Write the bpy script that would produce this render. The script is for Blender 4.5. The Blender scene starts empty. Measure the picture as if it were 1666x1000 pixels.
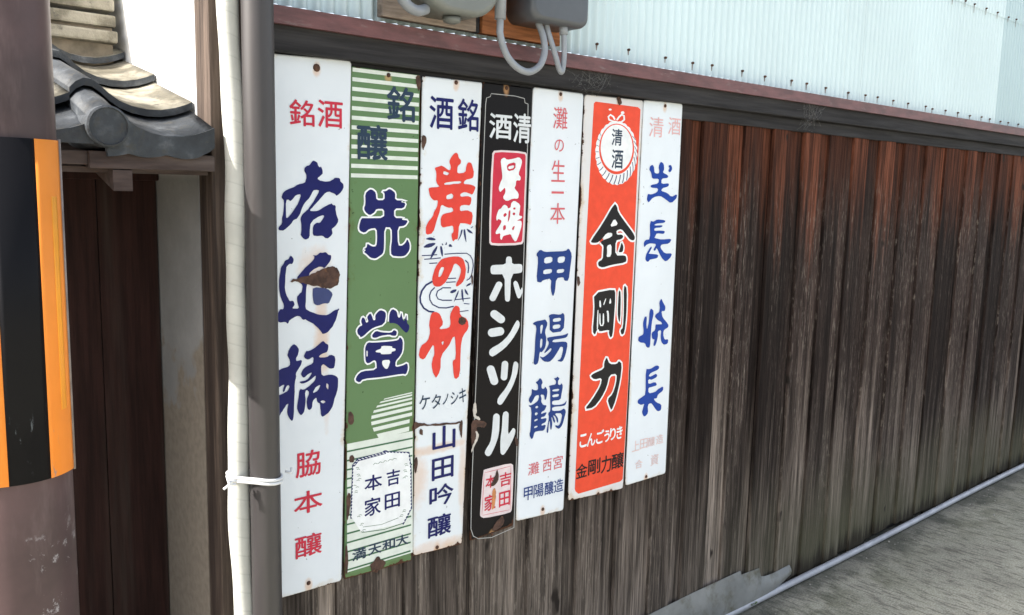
import bpy, bmesh, math, random
from mathutils import Vector, Matrix
from math import radians, pi, sin, cos

# ------------------------------------------------------------------ camera, sky, sun, exposure
scene = bpy.context.scene
C = scene.collection
CAM_LOC = Vector((0.0, -1.68253, 1.5))
RX = Vector((0.75788421, -0.65200728, 0.02231675))      # camera right in world axes
DN = Vector((-0.07174147, -0.11729396, -0.99050254))    # camera down
FW = Vector((0.64843248, 0.7490852, -0.1356712))        # camera forward
cam = bpy.data.objects.new('camera', bpy.data.cameras.new('camera'))
C.objects.link(cam)
M = Matrix((RX, -DN, -FW)).transposed().to_4x4()
M.translation = CAM_LOC
cam.matrix_world = M
cam.data.sensor_width = 36.0
cam.data.lens = 1410.0 / 1666.0 * 36.0
cam.data.clip_start = 0.02
cam.data.clip_end = 500.0
scene.camera = cam

SUN_AZ = radians(15.0)      # how far the sun stands behind the line of the wall
SUN_EL = radians(38.0)
to_sun = Vector((-cos(SUN_AZ) * cos(SUN_EL), sin(SUN_AZ) * cos(SUN_EL), sin(SUN_EL)))
world = bpy.data.worlds.new('World')
scene.world = world
world.use_nodes = True
wn = world.node_tree.nodes
sky = wn.new('ShaderNodeTexSky')
sky.sky_type = 'NISHITA'
sky.sun_disc = False
sky.sun_elevation = SUN_EL
sky.sun_rotation = math.atan2(to_sun.x, to_sun.y)
sky.air_density = 1.0
sky.dust_density = 3.0
sky.ozone_density = 0.7
wn['Background'].inputs['Strength'].default_value = 0.15
hs = wn.new('ShaderNodeHueSaturation')          # bright hazy sky: less blue than a clear one
hs.inputs['Saturation'].default_value = 0.56
world.node_tree.links.new(sky.outputs[0], hs.inputs['Color'])
world.node_tree.links.new(hs.outputs[0], wn['Background'].inputs['Color'])
sun = bpy.data.objects.new('sun', bpy.data.lights.new('sun', 'SUN'))
C.objects.link(sun)
sun.data.energy = 4.8
sun.data.angle = radians(0.5)
sun.data.color = (1.0, 0.95, 0.87)
sun.rotation_euler = (-to_sun).to_track_quat('-Z', 'Y').to_euler()
sun.location = (-4, 2, 6)
scene.view_settings.view_transform = 'Standard'
scene.view_settings.look = 'None'
scene.view_settings.gamma = 1.0
scene.view_settings.use_curve_mapping = False
scene.view_settings.exposure = 1.47

R = random.Random(11)

# ------------------------------------------------------------------ material helpers
class NT:
    """tiny helper that strings shader nodes together"""
    def __init__(s, name):
        s.m = bpy.data.materials.new(name); s.m.use_nodes = True
        s.t = s.m.node_tree; s.n = s.t.nodes; s.b = s.n['Principled BSDF']; s._c = None
    def lk(s, a, b): s.t.links.new(a, b)
    def put(s, sock, v):
        if hasattr(v, 'is_linked'): s.lk(v, sock)
        elif isinstance(v, (tuple, list)) and sock.type == 'RGBA': sock.default_value = (*v[:3], 1)
        else: sock.default_value = v
    def obj(s):
        if s._c is None: s._c = s.n.new('ShaderNodeTexCoord').outputs['Object']
        return s._c
    def sep(s, v=None):
        k = s.n.new('ShaderNodeSeparateXYZ'); s.lk(v or s.obj(), k.inputs[0]); return k.outputs
    def math(s, op, a, b=0.0, c=None, clamp=False):
        k = s.n.new('ShaderNodeMath'); k.operation = op; k.use_clamp = clamp
        s.put(k.inputs[0], a); s.put(k.inputs[1], b)
        if c is not None: s.put(k.inputs[2], c)
        return k.outputs[0]
    def noise(s, scale=5.0, sx=1, sy=1, sz=1, detail=4, rough=0.55, off=0.0, dist=0.0):
        mp = s.n.new('ShaderNodeMapping'); s.lk(s.obj(), mp.inputs[0])
        mp.inputs['Scale'].default_value = (sx, sy, sz); mp.inputs['Location'].default_value = (off, off * .7, off * .3)
        k = s.n.new('ShaderNodeTexNoise'); s.lk(mp.outputs[0], k.inputs['Vector'])
        k.inputs['Scale'].default_value = scale; k.inputs['Detail'].default_value = detail
        k.inputs['Roughness'].default_value = rough; k.inputs['Distortion'].default_value = dist
        return k.outputs[0]
    def ramp(s, v, lo, hi, a=0.0, b=1.0):
        k = s.n.new('ShaderNodeMapRange'); k.interpolation_type = 'SMOOTHSTEP'
        s.put(k.inputs[0], v)
        for i, q in enumerate((lo, hi, a, b)): k.inputs[i + 1].default_value = q
        return k.outputs[0]
    def mix(s, f, a, b):
        k = s.n.new('ShaderNodeMix'); k.data_type = 'RGBA'
        s.put(k.inputs[0], f); s.put(k.inputs[6], a); s.put(k.inputs[7], b)
        return k.outputs[2]
    def scale(s, c, f):
        k = s.n.new('ShaderNodeMix'); k.data_type = 'RGBA'; k.blend_type = 'MULTIPLY'
        k.inputs[0].default_value = 1.0; s.put(k.inputs[6], c)
        cb = s.n.new('ShaderNodeCombineColor')
        for i in range(3): s.put(cb.inputs[i], f)
        s.lk(cb.outputs[0], k.inputs[7]); return k.outputs[2]
    def attr(s, name):
        k = s.n.new('ShaderNodeAttribute'); k.attribute_name = name; return k.outputs['Fac']
    def bump(s, h, strength=0.3, dist=0.002):
        k = s.n.new('ShaderNodeBump'); k.inputs['Strength'].default_value = strength
        k.inputs['Distance'].default_value = dist; s.put(k.inputs['Height'], h)
        s.lk(k.outputs[0], s.b.inputs['Normal'])
    def done(s, color, rough=0.6, metal=0.0, spec=0.5):
        s.put(s.b.inputs['Base Color'], color); s.put(s.b.inputs['Roughness'], rough)
        s.put(s.b.inputs['Metallic'], metal); s.b.inputs['Specular IOR Level'].default_value = spec
        return s.m

def weathered(name, col, rough=0.6, var=0.25, scale=8, bump=0.0, metal=0.0, spec=0.5, sx=1, sy=1, sz=1, dirt=None, dirt_lo=.55, dirt_hi=.75):
    t = NT(name)
    n = t.noise(scale, sx, sy, sz, 6, .6)
    f = t.ramp(n, .25, .75, 1 - var, 1 + var)
    c = t.scale(col, f)
    if dirt:
        d = t.noise(scale * 1.7, sx, sy, sz, 7, .65, off=3.1)
        c = t.mix(t.ramp(d, dirt_lo, dirt_hi), c, dirt)
    if bump: t.bump(t.noise(scale * 9, sx, sy, sz, 5, .6, off=1.3), bump)
    return t.done(c, rough, metal, spec)

RUST = (0.075, 0.034, 0.020)

def enamel(name, col, quad, amount=1.0, stains=(), rough=.27):
    """white or coloured vitreous enamel: chipped and rusty towards the rim, faint run-off stains"""
    t = NT(name)
    x, y, z = t.sep()
    (tl, tr, br, bl) = quad
    def edge(v, w, p, q):     # the straight edge through p and q as v = f(w)
        k = (q[0] - p[0]) / (q[1] - p[1]); return t.math('ADD', t.math('MULTIPLY', w, k), p[0] - k * p[1])
    sw = lambda p: (p[1], p[0])
    ed = t.math('SUBTRACT', x, edge(x, z, bl, tl))
    ed = t.math('MINIMUM', ed, t.math('SUBTRACT', edge(x, z, br, tr), x))
    ed = t.math('MINIMUM', ed, t.math('SUBTRACT', z, edge(z, x, sw(bl), sw(br))))
    ed = t.math('MINIMUM', ed, t.math('SUBTRACT', edge(z, x, sw(tl), sw(tr)), z))
    n1 = t.noise(26, detail=6, rough=.7)
    n2 = t.noise(7, detail=3, off=4.0)
    f = t.math('ADD', t.math('MULTIPLY', t.math('ADD', t.ramp(n1, .45, .85), t.ramp(z, .04, .0, 0, .45)), .011 * amount), t.math('MULTIPLY', t.ramp(n2, .5, .85), .007 * amount))
    chip = t.ramp(t.math('SUBTRACT', ed, f), -.0040, -.0022, 1, 0)
    tan = t.ramp(t.math('SUBTRACT', ed, t.math('MULTIPLY', f, 2.6)), -.012, .006, .75, 0)
    mott = t.noise(3.0, detail=5, rough=.6, off=2.2)
    c = t.scale(col, t.ramp(mott, .3, .75, .93, 1.03))
    tone = [min(1, col[i] * k) for i, k in enumerate((.80, .62, .42))]
    c = t.mix(t.math('MULTIPLY', tan, t.ramp(n2, .35, .7)), c, tone)
    for (u, v, ru, rv, s) in stains:
        a = t.math('DIVIDE', t.math('SUBTRACT', x, u), ru); b = t.math('DIVIDE', t.math('SUBTRACT', z, v), rv)
        d = t.math('ADD', t.math('MULTIPLY', a, a), t.math('MULTIPLY', b, b))
        d = t.math('ADD', d, t.math('MULTIPLY', t.math('SUBTRACT', n1, .5), 1.6))
        c = t.mix(t.math('MULTIPLY', t.ramp(d, 0.0, 1.0, 1, 0), s), c, (.62, .34, .16))
    c = t.mix(chip, c, RUST)
    sp = t.noise(95, detail=2, rough=.5, off=7)
    c = t.mix(t.ramp(sp, .74, .78), c, [v * .45 for v in col])
    t.bump(t.math('ADD', t.math('MULTIPLY', chip, -1), t.noise(2.2, detail=1, off=9)), .35, .0015)
    return t.done(c, t.ramp(chip, 0, 1, rough, .85), 0, .25 if max(col) > .05 else .08)

def paint(name, col, rough=.33, var=.08):
    return weathered(name, col, rough, var, 30, spec=.15)

# ------------------------------------------------------------------ mesh helpers
def new_obj(name, me, parent=None, loc=None):
    o = bpy.data.objects.new(name, me); C.objects.link(o)
    if parent is not None: o.parent = parent
    if loc is not None: o.location = loc
    return o

def thing(name, label, cat, loc=(0, 0, 0), group=None):
    o = bpy.data.objects.new(name, None); C.objects.link(o); o.empty_display_size = .05
    o.location = loc; o['label'] = label; o['category'] = cat
    if group: o['group'] = group
    return o

def tag(o, label, cat, group=None):
    o['label'] = label; o['category'] = cat
    if group: o['group'] = group
    return o

class B:
    """collects geometry of one part"""
    def __init__(s): s.bm = bmesh.new()
    def box(s, x0, x1, y0, y1, z0, z1, bev=0.0, mi=0, rot=0.0):
        r = bmesh.ops.create_cube(s.bm, size=1.0)
        vs = r['verts']
        c = Vector(((x0 + x1) / 2, (y0 + y1) / 2, (z0 + z1) / 2))
        for v in vs:
            p = Vector((v.co.x * (x1 - x0), v.co.y * (y1 - y0), v.co.z * (z1 - z0)))
            if rot: p.rotate(Matrix.Rotation(rot, 3, 'Z'))
            v.co = p + c
        fs = {f for v in vs for f in v.link_faces}
        for f in fs: f.material_index = mi
        if bev:
            es = list({e for v in vs for e in v.link_edges})
            r = bmesh.ops.bevel(s.bm, geom=es, offset=bev, segments=2, affect='EDGES', profile=.6)
            for f in r['faces']: f.material_index = mi
        return vs
    def prism(s, pts, axis, a, b, mi=0):
        """extrude the 2-D outline along axis ('x','y','z') from a to b"""
        def P(p, t):
            return {'x': (t, p[0], p[1]), 'y': (p[0], t, p[1]), 'z': (p[0], p[1], t)}[axis]
        A = [s.bm.verts.new(P(p, a)) for p in pts]; D = [s.bm.verts.new(P(p, b)) for p in pts]
        n = len(pts); fs = [s.bm.faces.new(A), s.bm.faces.new(D[::-1])]
        for i in range(n): fs.append(s.bm.faces.new((A[i], D[i], D[(i + 1) % n], A[(i + 1) % n])))
        for f in fs: f.material_index = mi
        return fs
    def tube(s, pts, r, seg=12, cap=True, mi=0, closed=False):
        pts = [Vector(p) for p in pts]; n = len(pts)
        rr = r if isinstance(r, (list, tuple)) else [r] * n
        rings = []; up = None
        for i in range(n):
            if closed: d = pts[(i + 1) % n] - pts[i - 1]
            else: d = pts[min(i + 1, n - 1)] - pts[max(i - 1, 0)]
            d.normalize()
            if up is None:
                up = Vector((0, 0, 1)) if abs(d.z) < .9 else Vector((1, 0, 0))
            up = (up - d * up.dot(d)).normalized(); sd = d.cross(up)
            rings.append([s.bm.verts.new(pts[i] + (up * cos(2 * pi * k / seg) + sd * sin(2 * pi * k / seg)) * rr[i]) for k in range(seg)])
        for i in range(n if closed else n - 1):
            a, b = rings[i], rings[(i + 1) % n]
            for k in range(seg):
                f = s.bm.faces.new((a[k], a[(k + 1) % seg], b[(k + 1) % seg], b[k])); f.material_index = mi; f.smooth = True
        if cap and not closed:
            for q in (rings[0][::-1], rings[-1]):
                f = s.bm.faces.new(q); f.material_index = mi
    def grid(s, fn, nu, nv, mi=0, smooth=True):
        V = [[s.bm.verts.new(fn(i / nu, j / nv)) for j in range(nv + 1)] for i in range(nu + 1)]
        for i in range(nu):
            for j in range(nv):
                f = s.bm.faces.new((V[i][j], V[i + 1][j], V[i + 1][j + 1], V[i][j + 1])); f.smooth = smooth; f.material_index = mi
        return V
    def mesh(s, name, mats, fix=True):
        if fix: bmesh.ops.recalc_face_normals(s.bm, faces=s.bm.faces)
        me = bpy.data.meshes.new(name); s.bm.to_mesh(me); s.bm.free()
        for m in (mats if isinstance(mats, (list, tuple)) else [mats]): me.materials.append(m)
        return me
    def build(s, name, mats, parent=None, loc=None, fix=True):
        return new_obj(name, s.mesh(name, mats, fix), parent, loc)

def spline(pts, n=8):
    """Catmull-Rom through the points"""
    P = [Vector(p) for p in pts]; P = [P[0] * 2 - P[1]] + P + [P[-1] * 2 - P[-2]]; o = []
    for i in range(1, len(P) - 2):
        for k in range(n):
            t = k / n; a, b, c, d = P[i - 1], P[i], P[i + 1], P[i + 2]
            o.append(.5 * ((2 * b) + (c - a) * t + (2 * a - 5 * b + 4 * c - d) * t * t + (3 * b - a - 3 * c + d) * t ** 3))
    o.append(P[-2]); return o

# ------------------------------------------------------------------ sign artwork (units of 0.1 mm from each sign's base)
SIGNS = [
[8635,5935,[[-765,11655],[1212,11721],[915,0],[-915,40]]],
[10555,5894,[[-709,11647],[1084,11632],[940,0],[-940,53]]],
[12291,5915,[[-584,11604],[1166,11618],[761,0],[-761,80]]],
[14048,5931,[[-572,11618],[1032,11618],[736,55],[-736,0]]],
[15784,5977,[[-663,11605],[1159,11595],[893,0],[-893,104]]],
[18024,6072,[[-1033,11487],[1343,11519],[1161,0],[-1161,136]]],
[20234,6146,[[-842,11464],[916,11500],[943,4],[-943,0]]]]
GLYPHS = [
[0,"navy",[[269,9564,321,9562,373,9516,387,9466,435,9421,460,9449,502,9348,486,9281,391,9213,380,9166,454,9149,538,9126,644,9129,741,9175,795,9220,915,9211,914,9150,979,9094,1001,9047,968,8931,836,8827,772,8871,686,8913,579,8906,429,8762,260,8591,186,8516,259,8493,385,8507,470,8564,598,8621,673,8650,716,8670,738,8628,803,8622,802,8517,823,8420,877,8295,811,8180,702,8123,727,8036,690,7959,593,7907,529,7934,486,7978,317,7966,254,7983,256,8195,351,8260,425,8250,478,8307,532,8393,500,8412,405,8387,288,8327,204,8243,182,8139,180,7940,86,7895,4,7944,-37,8020,-11,8066,-17,8254,-29,8348,20,8441,113,8516,145,8535,292,8723,420,8932,368,8954,263,8930,199,8798,63,8665,-10,8534,-32,8441,-104,8348,-176,8321,-258,8228,-401,8100,-520,8102,-539,8148,-448,8248,-446,8387,-416,8423,-396,8718,-441,8754,-460,8809,-409,8892,-329,8948,-198,8978,-85,9054,78,9090,110,9169,122,9271,61,9334,71,9390,128,9448,185,9449],[-6,8860,-129,8840,-231,8719,-272,8710,-301,8741,-356,8733,-367,8368,-317,8358,-194,8497,-70,8683]]],
[0,"navy",[[-267,7580,-213,7528,-192,7467,-226,7387,-280,7400,-334,7372,-378,7313,-392,7113,-405,6932,-396,6811,-344,6686,-301,6602,-225,6617,-182,6533,-216,6484,-249,6446,-84,6423,-116,6549,-136,6673,-80,6741,-13,6788,0,6930,-77,6996,-131,7090,-53,7178,104,7323,274,7470,286,7531,241,7559,354,7560,411,7613,480,7607,560,7625,606,7572,693,7538,674,7435,604,7344,511,7265,477,7298,420,7310,306,7274,193,7207,147,7148,111,6945,88,6884,79,6618,61,6423,139,6366,297,6302,422,6250,596,6237,690,6293,807,6347,890,6362,843,6292,806,6146,735,6003,640,5905,581,5847,477,5825,431,5882,340,5995,204,6101,70,6185,2,6180,-64,6257,-152,6275,-307,6205,-352,6117,-405,6172,-546,6164,-598,6259,-575,6379,-509,6455,-445,6440,-433,6520,-495,6676,-535,6880,-531,7120,-497,7258,-485,7338,-431,7395,-398,7474,-322,7481]]],
[0,"navy_worn",[[246,6875,600,6824,727,6701,680,6599,621,6487,505,6506,367,6463,265,6502,243,6607,233,6732]]],
[0,"rust",[[-274,7016,-230,7075,-142,7060,147,7127,328,7201,511,7265,650,7307,813,7273,918,7132,870,7008,881,6913,716,6828,600,6813,462,6853,325,6892,145,6932,-11,6972,-143,7019,-209,7019,-264,6995]]],
[0,"navy",[[-226,5672,-160,5644,-99,5534,-118,5443,-175,5366,-164,5292,-30,5308,-42,5226,-122,5110,-185,5034,-169,4948,-204,4827,-218,4577,-227,4242,-247,4034,-292,3988,-347,4071,-390,4161,-389,4245,-353,4408,-420,4355,-487,4260,-543,4206,-566,4147,-609,4164,-684,4207,-721,4575,-504,4617,-438,4650,-383,4663,-327,4749,-348,4804,-403,4770,-460,4653,-492,4678,-458,4777,-446,4828,-632,4759,-707,4780,-713,5099,-540,5160,-320,5206,-308,5319,-372,5439,-360,5510,-304,5608]]],
[0,"navy",[[4,5356,62,5497,130,5479,313,5565,487,5685,521,5628,614,5566,590,5430,496,5397,403,5376,368,5316,566,5294,660,5358,777,5281,764,5035,646,5039,564,5091,471,5166,424,5108,434,4893,657,4908,799,4847,846,4776,833,4561,772,4395,711,4186,627,4068,461,3964,415,4015,404,4146,394,4277,325,4330,303,4440,210,4368,197,4209,127,4177,82,4216,62,4411,143,4569,64,4644,29,4543,50,4412,13,4163,-67,4079,-134,4164,-166,4275,-130,4438,-94,4686,7,4641,122,4700,214,4772,283,4827,296,4932,215,4878,100,4808,-36,4784,-103,4835,10,4841,123,4879,205,5007,125,4995,10,4904,-68,4977,-33,5078,58,5151,229,5194,242,5351,128,5290],[409,4715,305,4675,223,4579,234,4535,350,4583],[550,4728,608,4688,595,4561,549,4621],[394,4330,465,4348,535,4299,464,4266]]],
[1,"navyo",[[-381,8930,-264,9023,-189,9015,-103,8952,-92,8786,126,8788,125,8946,71,8982,169,8993,246,9044,324,9014,413,8950,403,8790,640,8783,549,8753,697,8722,641,8603,381,8602,382,8385,619,8384,585,8346,768,8326,677,8203,473,8186,487,7757,600,7745,692,7810,748,7905,819,7768,808,7633,694,7512,556,7497,308,7524,296,7705,328,7894,316,8169,117,8181,118,7710,85,7579,-25,7516,-112,7472,-243,7496,-350,7593,-415,7632,-361,7677,-414,7697,-340,7732,-329,7824,-200,7747,-91,7753,-69,7903,-81,8164,-275,8148,-393,8057,-520,8105,-541,8197,-477,8389,-371,8385,-307,8385,116,8387,115,8592,-92,8592,-135,8517,-264,8444,-371,8518,-414,8600,-371,8701]]],
[1,"navyo",[[-573,5787,-517,5742,-506,5702,-417,5733,-304,5821,-168,5899,131,5953,177,6179,130,6253,15,6292,-65,6238,-122,6173,-111,6073,-168,6067,-202,6169,-247,6242,-338,6160,-293,6048,-360,6024,-383,6115,-450,6169,-494,6075,-450,5973,-528,5960,-595,5877]]],
[1,"navyo",[[259,6193,340,6298,470,6227,495,6084,554,6069,589,6208,626,6043,675,5957,734,6157,747,5931,820,5863,809,5761,737,5686,628,5778,507,5910,389,5961,248,5963]]],
[1,"navyo",[[-202,5733,-99,5823,50,5769,319,5735,389,5799,473,5751,449,5651,343,5661,272,5698,28,5691,-99,5653,-190,5672]]],
[1,"navyo",[[-383,5472,-315,5574,-168,5550,296,5534,509,5544,557,5621,641,5521,631,5265,536,5131,440,5060,429,4907,633,4924,766,4971,791,4833,731,4695,634,4728,64,4717,-440,4741,-530,4662,-642,4736,-586,4849,-462,4923,-75,4907,-87,5100,-144,5146,-304,5074,-372,5132,-383,5293]]],
[1,"whitetop",[[51,5458,344,5418,332,5378,439,5347,427,5297,321,5288,321,5237,28,5258,40,5297,-110,5324,-99,5362,40,5388],[64,5093,122,5116,298,5097,228,4901,157,4899,75,5000],[-349,5389,-322,5376,-322,5246,-349,5249]]],
[2,"red",[[-241,9531,-100,9570,-28,9596,219,9465,247,9582,187,9695,243,9802,373,9911,447,9891,463,9799,547,9732,525,9650,437,9588,426,9413,678,9444,705,9621,763,9705,869,9685,951,9416,892,9308,681,9279,608,9171,834,9164,987,9131,989,9048,900,8915,808,8950,687,8984,538,8946,539,8864,749,8890,886,8844,845,8653,693,8676,528,8651,530,8509,725,8557,940,8473,885,8173,731,8223,505,8236,482,7832,408,7845,319,7788,272,7967,345,8013,328,8179,166,8157,21,8123,-38,8206,-40,8369,31,8462,337,8497,306,8603,160,8603,43,8649,-30,8672,-71,8532,-140,8323,-265,7999,-463,7956,-479,8118,-410,8256,-270,8394,-229,8532,-158,8602,-118,8787,-246,8763,-346,8854,-404,9014,-377,9071,-65,9088,-180,9178,-183,9430],[16,9471,205,9430,148,9371,18,9379],[49,9183,267,9223,577,9241,533,9182,268,9164,50,9137],[112,8882,242,8942,331,8908,303,8814,113,8801]]],
[2,"red",[[-223,7093,-130,7266,31,7393,307,7428,559,7408,674,7325,735,7141,725,6914,628,6759,459,6678,430,6725,540,6900,594,7079,535,7195,421,7256,352,7225,326,7113,231,6960,122,6809,-14,6716,-177,6714,-260,6807,-275,6941],[7,7194,89,7168,-31,6951,-99,6943,-74,7086]]],
[2,"navy2",[[-485,7868,-340,7913,-192,7873,-178,7829,-339,7832]]],
[2,"navy2",[[-562,7664,-418,7758,-204,7775,-177,7741,-337,7658]]],
[2,"navy2",[[-347,7362,-282,7558,-123,7718,-135,7619,-241,7468]]],
[2,"navy2",[[-54,7683,0,7693,43,7548,31,7415,-25,7506]]],
[2,"navy2",[[192,7666,241,7747,336,7662]]],
[2,"navy2",[[-1,7770,54,7713,13,7699]]],
[2,"navy2",[[95,7712,149,7800,150,7711]]],
[2,"navy2",[[455,7771,550,7937,576,8070,632,8081,579,7914]]],
[2,"navy2",[[646,8081,703,8080,735,7866,747,7730,663,7935]]],
[2,"navy2",[[731,8102,860,8055,963,7963,804,8000]]],
[2,"navy2",[[845,8101,959,8167,917,8111]]],
[2,"navy2",[[251,6565,348,6616,474,6620,433,6554,307,6523]]],
[2,"navy2",[[367,6274,435,6452,531,6617,519,6492]]],
[2,"navy2",[[602,6612,659,6609,694,6252,620,6394]]],
[2,"navy2",[[702,6630,775,6568,849,6437,733,6502]]],
[2,"navy2",[[730,6662,814,6738,915,6755,887,6699]]],
[2,"navy2s",[[-573,7468,-347,7467,-132,7475,-135,7499,-349,7490,-574,7491]]],
[2,"navy2s",[[-506,7378,-265,7381,-22,7394,-25,7418,-268,7404,-507,7401]]],
[2,"navy2s",[[-358,7274,-130,7276,-132,7300,-360,7297]]],
[2,"navy2s",[[86,7479,446,7488,755,7481,861,7424,933,7312,955,7178,911,6954,844,6870,761,6831,778,6810,867,6853,940,6946,986,7176,962,7318,884,7439,759,7504,444,7512,84,7503]]],
[2,"navy2s",[[704,7313,787,7246,807,7138,790,7004,829,6998,846,7136,822,7258,731,7334]]],
[2,"navy2s",[[-273,6871,-464,6790,-588,6659,-642,6501,-626,6359,-526,6211,-368,6116,-200,6086,-194,6129,-351,6155,-489,6238,-578,6369,-591,6493,-542,6637,-430,6756,-247,6832]]],
[2,"navy2s",[[-204,6715,-313,6630,-360,6527,-348,6408,-265,6285,-66,6189,161,6165,387,6190,378,6220,157,6196,-57,6217,-242,6306,-313,6415,-324,6520,-283,6611,-178,6692]]],
[2,"navy2s",[[291,6678,37,6692,-121,6619,-164,6512,-102,6408,44,6362,324,6343,324,6371,47,6389,-82,6428,-131,6511,-96,6600,46,6666,291,6651]]],
[2,"navy2s",[[191,6883,442,6882,440,6906,189,6907]]],
[2,"navy2s",[[137,6796,430,6792,428,6816,135,6820]]],
[2,"navy2s",[[410,6351,896,6364,892,6389,406,6375]]],
[2,"navy2s",[[693,6241,867,6218,869,6238,695,6262]]],
[2,"navy2s",[[443,6042,844,6058,840,6079,440,6063]]],
[2,"red",[[-268,6102,-131,6106,-26,6041,82,5803,-73,5673,243,5673,294,5814,256,5990,412,6223,556,6184,578,5965,817,5858,858,5619,678,5459,611,5142,606,4433,443,4364,386,4578,363,4845,471,4892,443,5452,354,5431,250,5238,6,5031,-6,4626,-127,4467,-198,4563,-270,4802,-238,4971,-187,5052,-207,5341,-343,5155,-495,4972,-648,5046,-600,5310,-380,5416,-314,5637,-351,5839,-319,6007],[19,5362,106,5368,55,5257]]],
[2,"rust",[[767,5812,751,5761,706,5726,644,5717,582,5736,537,5779,519,5833,535,5884,579,5918,641,5928,703,5909,749,5866]]],
[3,"pinkwhite",[[-168,10019,840,10019,937,9916,879,7749,795,7633,-207,7638,-308,7737,-263,9903]]],
[3,"crimson",[[-141,9970,814,9972,872,9887,822,7777,758,7692,-175,7696,-249,7766,-203,9869]]],
[3,"whitehole",[[19,9778,133,9845,234,9786,435,9819,638,9873,744,9780,697,9625,617,9444,705,9370,691,9280,553,9289,540,9161,491,9084,649,8958,636,8817,465,8828,247,8749,110,8837,207,8978,187,9104,89,9026,24,8975,-29,9075,33,9227,97,9329,57,9579],[221,9673,522,9747,511,9556,259,9497]]],
[3,"whitetop",[[273,9624,474,9664,459,9587,291,9549]]],
[3,"whitehole",[[116,8634,182,8673,284,8622,286,8571,386,8597,400,8712,500,8777,710,8675,697,8520,667,8391,788,8377,773,8325,584,8262,757,8261,778,8156,699,7923,584,7704,460,7823,406,7928,288,7904,153,7881,106,7766,54,7831,67,7959,-82,7923,-100,7987,29,8138,109,8265,-25,8317,-57,8253,-92,8342,-15,8545,68,8570],[472,8597,557,8597,541,8546,473,8546],[458,8469,544,8469,539,8404,460,8404],[321,8520,388,8533,361,8315,296,8212,309,8341],[139,8418,221,8469,273,8418,174,8341],[146,8137,230,8162,249,8059,150,8009],[486,8120,547,8133,489,8004,436,8056]]],
[3,"offwhite",[[-217,7131,-150,7155,266,7149,268,7304,302,7343,365,7354,429,7339,465,7297,477,7149,763,7146,829,7108,834,6958,788,6911,449,6899,439,6244,399,6187,310,6193,255,6256,237,6904,-144,6916,-219,6939,-243,7059]]],
[3,"offwhite",[[-48,6682,-11,6714,42,6726,99,6715,144,6683,164,6640,154,6597,-45,6274,-82,6242,-135,6231,-191,6243,-235,6275,-255,6318,-246,6361]]],
[3,"offwhite",[[527,6646,561,6704,614,6718,688,6665,785,6441,836,6547,876,6435,791,6262,726,6244,663,6298]]],
[3,"offwhite",[[-164,5820,-207,5867,-217,5921,-192,5969,-137,5998,-68,6000,-3,5974,228,5821,272,5774,283,5719,257,5670,201,5641,131,5640,65,5667]]],
[3,"offwhite",[[-121,5311,-194,5323,-255,5362,-286,5417,-281,5473,-240,5516,-174,5534,93,5546,167,5534,229,5495,262,5439,256,5382,214,5339,147,5321]]],
[3,"offwhite",[[647,5640,718,5681,794,5586,762,5450,535,5167,291,4971,-90,4792,-195,4831,-238,4904,-199,5008,146,5123,424,5315]]],
[3,"offwhite",[[-296,4455,-300,4510,-268,4555,-209,4578,-139,4571,-76,4538,-37,4486,90,4164,94,4108,61,4063,1,4041,-70,4048,-133,4083,-171,4135]]],
[3,"offwhite",[[197,4574,215,4614,259,4639,316,4641,372,4619,411,4580,424,4534,399,4189,381,4148,337,4124,279,4123,224,4146,185,4185,173,4231]]],
[3,"offwhite",[[599,4556,674,4591,769,4521,772,4417,732,4214,587,3905,366,3639,237,3494,143,3487,67,3564,101,3691,358,3906,541,4178]]],
[3,"offwhite",[[-37,3255,55,3285,150,3226,171,3164,157,2690,22,2386,-122,2174,-234,2180,-317,2270,-293,2354,-131,2532,-82,2790,-55,3199]]],
[3,"offwhite",[[263,3253,383,3294,473,3221,476,3115,463,2622,583,2737,639,2794,719,2745,721,2653,667,2511,500,2268,332,2103,255,2139,215,2200,206,2562,255,2852]]],
[3,"line",[[903,11218,803,11237,776,11344,462,11379,-316,11372,-350,11294,-467,11253,-494,11100,-546,9156,-570,7643,-614,5166,-687,2945,-733,1325,-733,332,-646,105,-472,-10,-9,-94,771,-10,786,993,856,4357,891,7285,926,10120,911,11210,888,11209,903,10119,868,7287,832,4360,761,999,749,4,-16,-75,-471,8,-628,112,-711,328,-711,1320,-665,2940,-593,5163,-549,7642,-524,9156,-473,11101,-449,11246,-335,11283,-315,11356,459,11363,764,11329,785,11226,895,11202]]],
[3,"pinkwhite",[[-348,1821,-267,1838,575,1839,707,1745,678,536,615,447,-277,506,-423,591,-426,725]]],
[3,"crimson",[[-304,1740,601,1744,597,1756,-307,1752]]],
[3,"crimson",[[592,1734,604,553,620,549,607,1731]]],
[3,"crimson",[[589,545,-343,611,-339,599,592,533]]],
[3,"crimson",[[-355,625,-308,1730,-323,1734,-369,629]]],
[3,"rust",[[-788,3122,-702,3249,-307,3117,-264,3024,-405,2970,-623,3035,-563,2843,-659,2616,-736,2509,-770,2717,-769,2918]]],
[3,"peel",[[-710,3671,-637,3700,-606,3415,-654,3342,-503,3278,-475,3172,-602,3233,-703,3309,-731,3474]]],
[3,"peel",[[-645,2938,-544,2880,-515,2713,-662,2536,-743,2368,-774,2414,-689,2622,-592,2767]]],
[3,"rust",[[0,1500,129,1809,189,1524,119,1371,-47,1309,-101,1388]]],
[3,"stain",[[-24,1233,74,1267,106,1058,52,711,-42,669,-37,921]]],
[3,"rust",[[58,264,251,396,356,448,427,225,258,121,36,78,-28,136]]],
[3,"rust",[[688,2566,799,2483,859,2303,779,2254,721,2391]]],
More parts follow.
